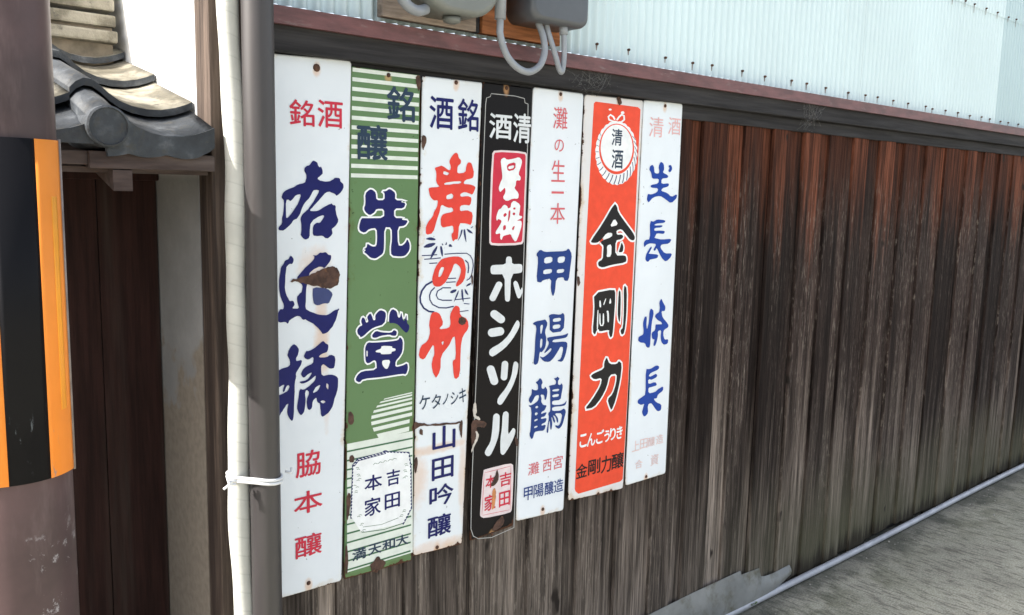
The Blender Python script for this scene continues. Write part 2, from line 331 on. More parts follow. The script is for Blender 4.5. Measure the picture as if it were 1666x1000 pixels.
[4,"blue",[[-438,7331,-286,7459,-124,7381,174,7386,644,7382,759,7464,897,7288,853,6980,798,6567,630,6576,602,6681,320,6661,301,6320,223,6153,131,6364,147,6669,-165,6634,-231,6570,-400,6613,-345,7228],[-132,7238,170,7251,163,7092,-135,7070],[357,7238,650,7245,609,7075,364,7067],[-152,6913,169,6923,151,6805,-161,6786],[343,6898,626,6903,597,6801,338,6796]]],
[4,"blue",[[-509,5493,-353,5548,-125,5556,-33,5572,64,5444,-44,5248,33,5034,-4,4796,-139,4672,-209,4714,-244,4407,-356,4351,-427,4411,-390,4664,-382,5074,-339,5410],[-212,5434,-97,5424,-157,5189,-203,5194],[-199,5056,-115,5048,-122,4842,-202,4782]]],
[4,"blue",[[79,5666,217,5700,526,5649,619,5704,696,5600,665,5183,144,5179,129,5576],[246,5567,553,5570,543,5473,250,5470],[253,5394,537,5387,532,5283,248,5273]]],
[4,"blue",[[55,5066,360,5072,694,5075,861,5123,794,4996,554,4983,269,4983,248,4909,750,4894,841,4814,767,4504,653,4322,435,4382,601,4416,685,4724,563,4772,472,4641,290,4451,152,4379,-60,4421,-228,4595,-87,4528,50,4582,233,4701,207,4774,70,4684,-68,4629,88,4821,131,4920,58,4997]]],
[4,"blue",[[-333,3881,-240,3909,-175,3982,-105,3923,-62,3835,-114,3781,-96,3676,-14,3655,38,3720,125,3595,93,3373,25,3331,6,3488,-145,3519,-86,3398,-111,3320,-25,3204,113,3184,36,3051,-73,3026,-98,2968,-16,2976,121,2996,56,2882,-94,2875,-93,2823,127,2829,90,2710,-60,2683,-72,2633,106,2645,44,2479,-190,2508,-325,2500,-361,2351,-427,2311,-512,2460,-462,2575,-443,3185,-579,3276,-459,3269,-353,3294,-220,3356,-184,3474,-213,3519,-333,3505,-410,3384,-487,3314,-565,3406,-546,3484,-456,3573,-461,3726,-366,3662,-231,3654,-236,3797],[-310,3206,-243,3226,-192,3178,-254,3146,-308,3165],[-322,3034,-250,3043,-208,2995,-274,2954,-320,2972],[-337,2841,-230,2865,-201,2819,-335,2790],[-336,2656,-223,2668,-208,2625,-334,2604]]],
[4,"blue",[[335,3897,446,3904,478,3941,574,3867,506,3813,516,3708,596,3676,650,3732,705,3641,663,3438,628,3254,304,3280,309,3155,648,3115,789,3136,872,3219,834,3098,764,3066,311,3102,315,2987,655,2946,766,3003,856,2904,806,2743,729,2522,605,2427,475,2501,444,2569,587,2525,668,2617,715,2863,402,2911,549,2762,568,2633,526,2619,463,2797,347,2878,438,2717,441,2633,384,2663,322,2819,294,2803,343,2628,308,2445,265,2494,241,2749,203,2650,198,2422,158,2376,127,2454,175,2655,210,2837,164,2948,259,2996,234,3290,220,3644,162,3713,259,3721,426,3720,436,3822],[305,3591,572,3586,546,3516,307,3539],[311,3445,563,3441,547,3360,314,3372]]],
[5,"orange",[[-690,11272,-621,11327,1118,11312,1227,11252,1202,9129,1177,2952,1115,319,1008,264,-771,269,-900,371,-928,450,-812,7405]]],
[5,"blacko",[[273,8587,394,8498,437,8340,793,8019,1121,7739,1217,7598,1169,7518,1012,7533,813,7698,616,7861,399,7819,423,7693,642,7701,714,7631,616,7564,382,7535,390,7101,814,7098,882,7003,861,6888,253,6842,-107,6778,-289,6830,-311,6944,-119,7016,-115,7241,-107,7399,-225,7469,-212,7536,226,7640,236,7753,5,7757,-213,7559,-371,7484,-595,7489,-630,7545,-203,7983]]],
[5,"whitetop",[[296,8171,474,7977,111,7917],[24,7396,221,7436,223,7083,26,7067,51,7214],[-21,7746,211,7735,209,7652,-181,7569]]],
[5,"blacko",[[638,7483,730,7355,706,7194,519,7188,580,7313]]],
[5,"blacko",[[-433,6072,401,6138,466,5997,447,5328,409,4776,320,4725,243,4871,266,4968,-155,4947,-187,5028,-268,4996,-328,4865,-432,4972,-381,5587]]],
[5,"whitetop",[[-201,5845,-146,5841,-108,5645,-191,5651],[47,5887,87,5884,1,5695,-39,5717],[254,5912,310,5732,197,5721],[-182,5475,-138,5472,-109,5138,-25,5131,-42,5465,14,5460,33,5095,-163,5112],[106,5531,208,5524,237,5187,169,5193,145,5431],[-265,5579,-221,5575,-214,5011,-269,5016]]],
[5,"blacko",[[604,6107,695,6022,717,5147,639,5194,584,5436,591,5831]]],
[5,"blacko",[[828,6232,952,6126,972,5286,912,4810,798,4760,731,4906,844,4976,854,5495,810,6055]]],
[5,"blacko",[[-451,3684,-344,3750,100,3834,91,4015,195,4182,322,3948,642,3911,725,4002,867,3885,818,3403,646,2814,487,2532,391,2689,293,2906,517,3036,645,3344,659,3626,340,3625,244,3276,32,2984,-265,2747,-653,2746,-334,2996,-16,3351,29,3584,-279,3564]]],
[5,"whitelow",[[1159,10043,1172,9999,1173,9955,1160,9912,1139,9872,1146,9827,1150,9781,1141,9738,1119,9700,1089,9666,1083,9622,1077,9577,1059,9537,1029,9505,992,9479,974,9440,958,9398,932,9363,897,9339,855,9323,827,9291,802,9255,769,9227,729,9211,685,9206,649,9185,617,9156,579,9137,537,9130,493,9135,453,9127,414,9106,374,9096,332,9100,290,9115,249,9119,207,9108,165,9108,125,9120,88,9144,50,9162,7,9160,-34,9169,-70,9191,-102,9222,-133,9250,-175,9259,-214,9277,-245,9306,-268,9343,-291,9380,-330,9398,-364,9424,-388,9459,-403,9500,-415,9542,-449,9569,-477,9602,-494,9641,-500,9684,-500,9728,-527,9763,-547,9801,-556,9842,-553,9885,-541,9928,-560,9968,-571,10008,-571,10049,-559,10088,-539,10126,-546,10167,-548,10209,-540,10249,-520,10285,-492,10317,-486,10358,-480,10399,-463,10436,-436,10467,-401,10491,-384,10528,-369,10567,-345,10600,-311,10624,-272,10640,-246,10670,-222,10705,-191,10732,-153,10748,-111,10755,-77,10776,-46,10805,-10,10824,31,10832,73,10829,112,10839,150,10860,190,10872,231,10870,272,10858,313,10855,354,10868,396,10870,436,10860,474,10839,512,10824,556,10827,598,10820,636,10801,668,10772,701,10746,745,10739,785,10723,817,10696,842,10660,866,10625,908,10608,944,10584,970,10550,986,10510,999,10468,1036,10442,1066,10410,1085,10372,1091,10328,1092,10284,1122,10250,1144,10212,1154,10170,1151,10127,1139,10083]]],
[5,"orangemid",[[1018,10134,1015,10022,995,9912,956,9806,901,9708,830,9621,746,9545,650,9484,546,9438,436,9409,323,9397,209,9402,98,9425,-8,9464,-106,9519,-194,9587,-270,9667,-332,9758,-379,9856,-410,9960,-424,10067,-421,10175,-401,10281,-365,10382,-313,10477,-246,10563,-166,10638,-75,10700,25,10748,132,10780,243,10796,356,10794,468,10776,576,10741,677,10689,769,10623,850,10543,916,10452,967,10352,1001,10245]]],
[5,"ringwhite",[[953,10158,951,10055,932,9954,897,9857,846,9767,782,9686,705,9616,618,9560,522,9517,422,9490,318,9479,214,9484,113,9505,16,9540,-74,9590,-155,9653,-225,9727,-282,9811,-326,9902,-354,9998,-367,10096,-364,10196,-346,10294,-313,10387,-265,10475,-204,10554,-130,10623,-47,10681,45,10725,143,10754,245,10769,348,10767,451,10750,549,10718,642,10670,726,10609,799,10536,860,10451,907,10359,938,10260]]],
[5,"darkthin",[[1033,10058,1102,9947,1137,9834,1159,9837,1124,9951,1054,10064]]],
[5,"darkthin",[[1007,9905,1063,9780,1084,9653,1111,9655,1089,9783,1033,9910]]],
[5,"darkthin",[[949,9761,989,9625,996,9488,1025,9489,1019,9628,978,9765]]],
[5,"darkthin",[[861,9632,885,9490,875,9347,908,9346,917,9491,893,9635]]],
[5,"darkthin",[[747,9525,755,9381,729,9236,763,9233,789,9380,782,9526]]],
[5,"darkthin",[[613,9444,605,9302,563,9160,598,9156,640,9300,649,9443]]],
[5,"darkthin",[[465,9392,442,9258,386,9122,421,9116,478,9253,502,9389]]],
[5,"darkthin",[[310,9372,274,9248,205,9123,240,9115,309,9241,346,9367]]],
[5,"darkthin",[[154,9384,108,9274,30,9163,62,9153,142,9265,189,9377]]],
[5,"darkthin",[[6,9427,-48,9334,-133,9239,-104,9227,-17,9323,38,9419]]],
[5,"darkthin",[[-130,9499,-188,9424,-277,9348,-252,9334,-161,9412,-101,9489]]],
[5,"darkthin",[[-247,9597,-306,9541,-396,9484,-376,9469,-284,9527,-222,9585]]],
[5,"darkthin",[[-340,9716,-397,9680,-485,9642,-471,9626,-381,9665,-321,9703]]],
[5,"darkthin",[[-405,9851,-457,9833,-540,9814,-533,9798,-448,9818,-395,9836]]],
[5,"darkthin",[[-439,9996,-484,9995,-560,9993,-560,9978,-484,9980,-439,9981]]],
[5,"darkthin",[[-435,10142,-475,10158,-545,10172,-551,10159,-482,10146,-445,10130]]],
[5,"darkthin",[[-409,10283,-436,10315,-494,10344,-506,10334,-450,10306,-426,10276]]],
[5,"darkthin",[[-355,10418,-367,10461,-411,10502,-427,10494,-385,10455,-374,10415]]],
[5,"darkthin",[[901,10487,996,10437,1058,10385,1075,10394,1011,10447,915,10498]]],
[5,"darkthin",[[974,10354,1065,10282,1123,10208,1142,10215,1082,10290,990,10364]]],
[5,"darkthin",[[1016,10210,1099,10117,1150,10022,1170,10027,1119,10123,1034,10217]]],
[5,"whitelow",[[245,10844,83,10873,-46,10899,-69,10956,-17,10997,80,10957,139,10886,199,10910,129,10991,-19,11042,-134,10964,-94,10865,60,10830,223,10800]]],
[5,"whitelow",[[288,10803,450,10828,586,10917,569,11045,421,11072,299,10989,221,10901,279,10879,353,10963,442,11030,509,11018,521,10931,420,10869,276,10847]]],
[5,"whitelow",[[26,11164,15,11147,-16,11135,-56,11132,-88,11140,-101,11154,-89,11171,-58,11183,-19,11186,13,11178]]],
[5,"whitelow",[[550,11114,538,11087,502,11069,457,11066,419,11079,404,11103,416,11129,452,11148,497,11151,535,11138]]],
[6,"cobalt",[[-485,9583,-359,9654,-274,9556,-263,9404,-104,9391,-27,9444,-91,9596,4,9752,153,9689,180,9536,107,9431,383,9353,361,9283,66,9252,78,9088,427,9129,407,9025,113,8968,92,8881,367,8834,567,8714,837,8805,819,8682,581,8522,270,8659,49,8743,-268,8705,-467,8533,-552,8634,-511,8804,-378,8772,-92,8844,-47,8965,-392,8976,-398,9061,-57,9102,-40,9249,-357,9231,-394,9400,-488,9481]]],
[6,"cobalt",[[362,9645,497,9667,560,9548,459,9441,362,9490,422,9561]]],
[6,"cobalt",[[-379,8002,-166,7984,-64,8052,343,8022,322,7945,-135,7921,-158,7863,218,7876,196,7807,-153,7793,-147,7707,147,7720,339,7700,318,7612,-35,7635,-84,7567,-133,7498,249,7438,687,7464,588,7307,204,7299,156,7212,389,7011,720,7019,700,6913,462,6761,233,6893,-6,7216,-80,7114,-161,7133,-13,7321,-282,7345,-465,7315,-564,7231,-608,7336,-552,7438,-317,7467]]],
[6,"cobalt",[[-276,7258,-221,7222,-318,7086,-367,7035,89,7003,44,6882,-250,6875,-403,6776,-515,6884,-448,7055]]],
[6,"cobalt",[[-148,5388,9,5278,-86,4910,-94,4594,-96,4178,-276,4196,-345,4342,-582,4385,-674,4453,-652,4568,-479,4591,-425,4664,-484,4944,-427,5154,-309,5145,-322,4891,-282,4730,-211,5000,-199,5274]]],
[6,"cobalt",[[233,5518,313,5671,417,5506,548,5377,497,5241,342,5272,417,5067,515,4979,712,4822,720,4721,506,4679,485,4541,560,4352,746,4355,725,4215,541,4193,410,4307,368,4471,384,4670,232,4664,242,4523,196,4308,113,4196,38,4244,98,4417,-23,4429,-67,4632,109,4695,97,4875,218,4865,433,4846,366,4932,210,4985,50,5116,105,5191,253,5239,272,5397]]],
[6,"cobalt",[[-262,3539,-80,3497,245,3599,371,3544,348,3446,-13,3388,-127,3302,-5,3267,264,3334,302,3228,63,3157,-121,3201,-110,3039,220,3076,320,2962,78,2933,-103,2937,-91,2754,212,2753,420,2846,603,2883,614,2738,372,2649,319,2534,165,2556,297,2414,550,2315,564,2128,379,2115,246,2258,50,2450,-97,2391,-50,2140,-223,2025,-353,2187,-303,2341,-251,2454,-399,2436,-550,2498,-586,2603,-384,2675,-209,2730]]],
[1,"stripe",[[-687,11617,1053,11617,1054,11533,-687,11533]]],
[1,"stripe",[[-691,11415,1051,11415,1051,11331,-691,11331]]],
[1,"stripe",[[-695,11212,1048,11212,1049,11128,-695,11128]]],
[1,"stripe",[[-699,11009,1045,11009,1046,10925,-699,10925]]],
[1,"stripe",[[-703,10805,1042,10805,1043,10721,-703,10721]]],
[1,"stripe",[[-707,10601,1039,10601,1040,10516,-707,10516]]],
[1,"stripe",[[-711,10396,1037,10396,1037,10311,-711,10311]]],
[1,"stripe",[[-715,10191,1034,10191,1035,10105,-715,10105]]],
[1,"stripe",[[-719,9985,1031,9985,1032,9899,-719,9899]]],
[1,"stripe",[[-723,9778,1028,9778,1029,9692,-723,9692]]],
[1,"stripe",[[-727,9571,1025,9571,1026,9485,-727,9485]]],
[1,"stripe",[[-731,9363,1022,9363,1023,9277,-732,9277]]],
[1,"cream",[[-852,3282,938,3282,963,211,-864,211]]],
[1,"greenthin",[[-855,3124,936,3124,936,3084,-855,3084]]],
[1,"greenthin",[[-859,2909,933,2909,933,2869,-859,2869]]],
[1,"greenthin",[[-863,2694,930,2694,930,2654,-864,2654]]],
[1,"greenthin",[[-868,2478,927,2478,927,2438,-868,2438]]],
[1,"greenthin",[[-872,2262,924,2262,924,2221,-872,2221]]],
[1,"greenthin",[[-876,2045,921,2045,921,2004,-876,2004]]],
[1,"greenthin",[[-881,1828,918,1828,918,1787,-881,1787]]],
[1,"greenthin",[[-885,1610,915,1610,915,1568,-885,1568]]],
[1,"greenthin",[[-889,1391,912,1391,912,1350,-889,1350]]],
[1,"greenthin",[[-894,1172,909,1172,909,1130,-894,1130]]],
[1,"greenthin",[[-898,952,906,952,906,910,-898,910]]],
[1,"greenthin",[[-902,731,903,731,903,690,-902,690]]],
[1,"greenthin",[[-907,510,900,510,900,469,-907,469]]],
[1,"greenthin",[[-911,289,897,289,897,247,-911,247]]],
[1,"cream",[[145,4198,915,4246,911,4215,110,4172]]],
[1,"cream",[[40,4141,916,4194,911,4151,0,4104]]],
[1,"cream",[[-53,4057,916,4113,912,4061,-88,4011]]],
[1,"cream",[[-146,3958,917,4017,913,3950,-169,3896]]],
[1,"cream",[[-208,3841,918,3899,914,3815,-219,3761]]],
[1,"cream",[[-222,3696,919,3750,915,3666,-208,3612]]],
[1,"cream",[[-180,3546,847,3589,842,3499,-145,3452]]],
[1,"cream",[[-75,3378,836,3412,831,3300,-5,3257]]],
[1,"labelwhite",[[-689,2744,-576,2853,153,2893,812,2755,868,2392,893,1365,664,1030,-481,1084,-741,1506]]],
[1,"navy2s",[[-675,2703,-531,2842,-590,2894,-733,2756]]],
[1,"navy2s",[[-589,2818,188,2859,167,2929,-609,2886]]],
[1,"navy2s",[[127,2864,837,2714,839,2784,129,2932]]],
[1,"navy2s",[[768,2781,831,2372,912,2365,848,2775]]],
[1,"navy2s",[[826,2423,853,1350,935,1332,908,2407]]],
[1,"navy2s",[[869,1408,616,1038,688,987,942,1358]]],
[1,"navy2s",[[-705,1474,-651,2757,-725,2774,-779,1494]]],
[1,"ropewhite",[[-689,2759,-626,2765,-632,2784,-695,2777]]],
[1,"ropewhite",[[-633,2813,-569,2820,-575,2839,-639,2832]]],
[1,"ropewhite",[[-566,2863,-502,2832,-496,2848,-560,2880]]],
[1,"ropewhite",[[-477,2868,-413,2837,-406,2853,-470,2885]]],
[1,"ropewhite",[[-387,2873,-322,2842,-316,2858,-381,2889]]],
[1,"ropewhite",[[-297,2878,-232,2846,-225,2863,-290,2894]]],
[1,"ropewhite",[[-206,2883,-140,2851,-134,2868,-199,2899]]],
[1,"ropewhite",[[-115,2888,-49,2856,-42,2873,-108,2904]]],
[1,"ropewhite",[[-23,2893,44,2861,50,2878,-16,2909]]],
[1,"ropewhite",[[70,2898,137,2866,143,2883,76,2915]]],
[1,"ropewhite",[[164,2900,222,2853,234,2866,176,2913]]],
[1,"ropewhite",[[257,2881,315,2834,327,2847,269,2894]]],
[1,"ropewhite",[[350,2861,408,2814,421,2827,362,2874]]],
[1,"ropewhite",[[443,2842,502,2794,515,2808,456,2855]]],
[1,"ropewhite",[[537,2822,597,2775,609,2788,550,2835]]],
[1,"ropewhite",[[632,2802,692,2755,704,2768,645,2815]]],
[1,"ropewhite",[[727,2782,787,2734,800,2748,740,2795]]],
[1,"ropewhite",[[825,2741,793,2690,813,2678,845,2729]]],
[1,"ropewhite",[[839,2651,807,2600,826,2588,859,2638]]],
[1,"ropewhite",[[853,2560,820,2509,840,2497,873,2548]]],
[1,"ropewhite",[[867,2469,834,2418,854,2406,887,2457]]],
[1,"ropewhite",[[879,2379,839,2334,858,2319,898,2365]]],
[1,"ropewhite",[[881,2294,841,2249,860,2234,900,2280]]],
[1,"ropewhite",[[883,2209,844,2163,862,2149,902,2195]]],
[1,"ropewhite",[[885,2124,846,2078,865,2064,904,2109]]],
[1,"ropewhite",[[888,2038,848,1993,867,1979,907,2024]]],
[1,"ropewhite",[[890,1953,850,1908,869,1893,909,1939]]],
[1,"ropewhite",[[892,1867,852,1822,871,1807,911,1853]]],
[1,"ropewhite",[[894,1782,854,1736,873,1722,913,1767]]],
[1,"ropewhite",[[896,1696,856,1651,875,1636,915,1681]]],
[1,"ropewhite",[[898,1610,858,1565,877,1550,917,1595]]],
[1,"ropewhite",[[901,1524,861,1479,880,1464,920,1509]]],
[1,"ropewhite",[[903,1438,863,1393,882,1378,922,1423]]],
[1,"ropewhite",[[897,1349,832,1333,843,1313,908,1329]]],
[1,"ropewhite",[[851,1282,786,1266,797,1246,862,1262]]],
[1,"ropewhite",[[805,1215,741,1199,751,1179,816,1195]]],
[1,"ropewhite",[[759,1148,695,1132,706,1113,770,1128]]],
[1,"ropewhite",[[714,1081,649,1066,660,1046,724,1061]]],
[1,"ropewhite",[[-751,1517,-711,1558,-728,1573,-767,1532]]],
[1,"ropewhite",[[-747,1595,-708,1636,-725,1650,-764,1610]]],
[1,"ropewhite",[[-744,1673,-705,1714,-721,1728,-760,1687]]],
[1,"ropewhite",[[-741,1751,-702,1791,-718,1806,-757,1765]]],
[1,"ropewhite",[[-738,1828,-698,1869,-715,1883,-754,1843]]],
[1,"ropewhite",[[-734,1906,-695,1947,-711,1961,-751,1920]]],
[1,"ropewhite",[[-731,1983,-692,2024,-708,2039,-747,1998]]],
[1,"ropewhite",[[-728,2061,-689,2102,-705,2116,-744,2075]]],
[1,"ropewhite",[[-725,2138,-685,2179,-702,2193,-741,2152]]],
[1,"ropewhite",[[-721,2215,-682,2257,-698,2271,-738,2230]]],
[1,"ropewhite",[[-718,2293,-679,2334,-695,2348,-734,2307]]],
[1,"ropewhite",[[-715,2370,-676,2411,-692,2425,-731,2384]]],
[1,"ropewhite",[[-712,2447,-672,2488,-689,2502,-728,2461]]],
[1,"ropewhite",[[-708,2524,-669,2565,-685,2579,-725,2538]]],
[1,"ropewhite",[[-705,2601,-666,2642,-682,2656,-721,2615]]],
[1,"ropewhite",[[-702,2678,-663,2719,-679,2733,-718,2692]]],
[1,"greenline",[[661,1040,139,1014,-482,1093,-480,1075,143,995,667,1020]]],
[1,"greenline",[[537,1206,54,1154,-449,1217,-447,1205,57,1142,542,1193]]],
[1,"greenline",[[-627,2668,-589,2677,-551,2658,-547,2669,-590,2689,-632,2680]]],
[1,"greenline",[[-602,2625,-564,2634,-526,2615,-522,2626,-565,2646,-608,2637]]],
[1,"greenline",[[-600,2501,-562,2511,-524,2491,-520,2502,-563,2523,-606,2513]]],
[1,"greenline",[[-581,2459,-543,2469,-505,2449,-501,2460,-544,2481,-587,2471]]],
[1,"greenline",[[-564,2391,-525,2400,-487,2381,-483,2391,-526,2412,-569,2403]]],
[1,"greenline",[[-609,2362,-571,2371,-533,2352,-529,2362,-572,2383,-615,2374]]],
[1,"greenline",[[-694,2257,-656,2266,-618,2246,-614,2257,-657,2278,-700,2269]]],
[1,"greenline",[[-628,2204,-590,2213,-552,2194,-548,2204,-591,2225,-634,2216]]],
[1,"greenline",[[-659,2117,-621,2126,-583,2106,-579,2116,-622,2138,-664,2129]]],
[1,"greenline",[[-661,2079,-623,2088,-585,2068,-581,2078,-624,2100,-666,2091]]],
[1,"greenline",[[-551,1515,-513,1523,-474,1502,-470,1513,-514,1535,-557,1527]]],
[1,"greenline",[[-594,1486,-556,1494,-518,1474,-514,1484,-557,1507,-600,1498]]],
[1,"greenline",[[-499,1293,-461,1301,-422,1280,-418,1290,-462,1313,-505,1305]]],
[1,"greenline",[[-529,1262,-490,1270,-452,1248,-448,1259,-491,1282,-535,1274]]],
[1,"greenline",[[-450,1131,-411,1139,-372,1117,-368,1128,-412,1151,-456,1143]]],
[1,"greenline",[[-490,1102,-451,1110,-413,1088,-409,1099,-452,1122,-496,1114]]],
[1,"greenline",[[705,2495,746,2505,788,2484,792,2495,745,2517,699,2507]]],
[1,"greenline",[[726,2451,767,2461,809,2441,813,2451,766,2473,720,2463]]],
[1,"greenline",[[678,2347,720,2357,761,2337,766,2347,719,2369,672,2360]]],
[1,"greenline",[[698,2304,739,2313,781,2293,785,2304,738,2326,692,2316]]],
[1,"greenline",[[710,2188,752,2197,793,2176,798,2187,751,2210,704,2200]]],
[1,"greenline",[[657,2159,698,2168,740,2148,744,2158,697,2181,651,2171]]],
[1,"greenline",[[670,1349,712,1357,754,1335,758,1346,711,1370,664,1362]]],
[1,"greenline",[[656,1312,697,1320,739,1298,743,1309,696,1333,649,1325]]],
[1,"greenline",[[595,1243,637,1251,678,1229,683,1240,636,1263,589,1255]]],
[1,"greenline",[[572,1208,613,1216,655,1194,659,1205,612,1229,565,1221]]],
[1,"greenline",[[-161,2651,-114,2685,-50,2657,-47,2668,-118,2697,-170,2661]]],
[1,"greenline",[[-27,2654,20,2688,84,2661,88,2672,17,2701,-37,2665]]],
[1,"greenline",[[108,2658,155,2692,220,2665,223,2676,152,2704,98,2668]]],
[1,"greenline",[[244,2662,292,2696,357,2668,360,2679,288,2708,234,2672]]],
[1,"greenline",[[364,2665,412,2699,478,2672,481,2683,408,2712,354,2675]]],
[1,"navy2s",[[255,2874,239,2842,196,2828,144,2838,102,2867,85,2905,101,2938,144,2951,196,2942,239,2912]]],
[1,"rust",[[-828,3995,-764,4057,-654,3824,-718,3705,-829,3738]]],
[1,"rust",[[-800,2984,-720,3026,-656,2869,-737,2812,-816,2871]]],
[1,"rust",[[-883,2069,-787,2135,-756,1952,-821,1555,-886,1423]]],
[1,"rust",[[-282,244,-147,268,-45,409,57,273,195,174,92,32,-181,1]]],
[1,"rust",[[948,11619,1084,11618,1086,11386,1019,11242,949,11482]]],
[1,"rust",[[-920,928,-840,818,-842,220,-923,168]]],
[2,"rust",[[-606,10288,-467,10240,-483,10099,-567,9898,-620,10050]]],
[2,"rust",[[-771,3499,-574,3421,-282,3343,127,3307,681,3281,702,3214,127,3260,-282,3296,-573,3360,-769,3270]]],
[2,"rust",[[-608,3289,-500,3256,-516,3105,-607,3151]]],
[2,"rust",[[-762,2473,-692,2644,-637,2448,-724,2110]]],
[2,"rust",[[586,3201,719,3338,690,2785,629,2955]]],
[2,"rust",[[899,7058,981,6871,928,6597]]],
[5,"rust",[[-1157,6568,-1039,6596,-980,6354,-1097,6292]]],
[5,"rust",[[180,11508,328,11554,441,11362,293,11283]]]]
TEXTS = [
[0,"crimson","銘",31,10529,559,523,0.022],
[0,"crimson","酒",689,10551,586,561,0.022],
[0,"crimson","脇",92,2976,593,569,0.022],
[0,"crimson","本",84,2097,686,496,0.022],
[0,"crimson","釀",80,1091,646,505,0.022],
[1,"slate","銘",557,10937,725,743,0.035],
[1,"slate","釀",-189,10053,773,751,0.035],
[1,"navytext","吉",387,2244,363,381,0.03],
[1,"navytext","田",364,1671,416,365,0.03],
[1,"navytext","本",-164,2231,467,365,0.03],
[1,"navytext","家",-180,1651,435,426,0.03],
[1,"slate","満",-546,582,362,280,0.04],
[1,"slate","天",-121,590,355,257,0.04],
[1,"slate","和",264,604,347,250,0.04],
[1,"slate","大",650,605,355,268,0.04],
[2,"navytext","酒",-49,10807,674,726,0.028],
[2,"navytext","銘",743,10814,615,737,0.028],
[2,"slate","ケ",-461,3923,308,352,0.015],
[2,"slate","タ",-114,3895,277,346,0.015],
[2,"slate","ノ",165,3909,169,256,0.015],
[2,"slate","シ",440,3901,230,313,0.015],
[2,"slate","キ",699,3935,214,365,0.015],
[2,"navytext","山",136,2937,680,590,0.03],
[2,"navytext","田",109,2161,644,540,0.03],
[2,"navytext","吟",81,1475,722,530,0.03],
[2,"navytext","釀",25,693,704,539,0.03],
[3,"offwhitetext","酒",3,10594,715,598,0.03],
[3,"offwhitetext","清",713,10592,580,713,0.03],
[3,"crimsontext","吉",416,1431,387,363,0.03],
[3,"crimsontext","田",398,891,367,398,0.03],
[3,"crimsontext","本",-92,1469,334,333,0.03],
[3,"crimsontext","家",-98,901,377,422,0.03],
[4,"pinkred","灘",311,10889,514,565,0.006],
[4,"pinkred","の",295,10181,336,318,0.006],
[4,"pinkred","生",289,9515,495,564,0.006],
[4,"pinkred","一",289,8951,451,58,0.006],
[4,"pinkred","本",312,8398,544,554,0.006],
[4,"pinkred","灘",-311,1471,410,338,0.006],
[4,"pinkred","西",193,1467,328,344,0.006],
[4,"pinkred","宮",604,1476,359,379,0.006],
[4,"bluetext","甲",-492,804,317,370,0.015],
[4,"bluetext","陽",-106,807,370,363,0.015],
[4,"bluetext","釀",289,793,331,377,0.015],
[4,"bluetext","造",657,786,362,376,0.015],
[5,"slate","清",280,10423,429,449,0.03],
[5,"slate","酒",328,9822,457,510,0.03],
[5,"whitetext","こ",-656,1828,277,372,0.045],
[5,"whitetext","ん",-327,1807,333,366,0.045],
[5,"whitetext","ご",44,1825,314,393,0.045],
[5,"whitetext","う",333,1793,212,339,0.045],
[5,"whitetext","り",583,1816,242,356,0.045],
[5,"whitetext","き",878,1812,246,377,0.045],
[5,"blacktext","金",-675,938,455,408,0.025],
[5,"blacktext","剛",-156,964,494,446,0.025],
[5,"blacktext","力",353,938,427,505,0.025],
[5,"blacktext","釀",848,946,520,477,0.025],
[6,"faintred","清",-261,10731,632,575,0.004],
[6,"faintred","酒",565,10809,573,501,0.004],
[6,"fainter","上",-568,1184,341,329,0.0],
[6,"fainter","田",-199,1186,348,312,0.0],
[6,"fainter","釀",162,1190,325,300,0.0],
[6,"fainter","造",559,1199,361,298,0.0],
[6,"fainter","合",-388,577,346,269,0.0],
[6,"fainter","資",351,572,388,348,0.0]]
NAILS = [
[[376,11480],[75,201]],
[[225,11547],[-79,34]],
[[367,11542],[-38,127]],
[[173,11540],[-15,18]],
[[295,11504],[76,226]],
[[310,11435],[56,88]],
[[96,11365],[-13,99]]]


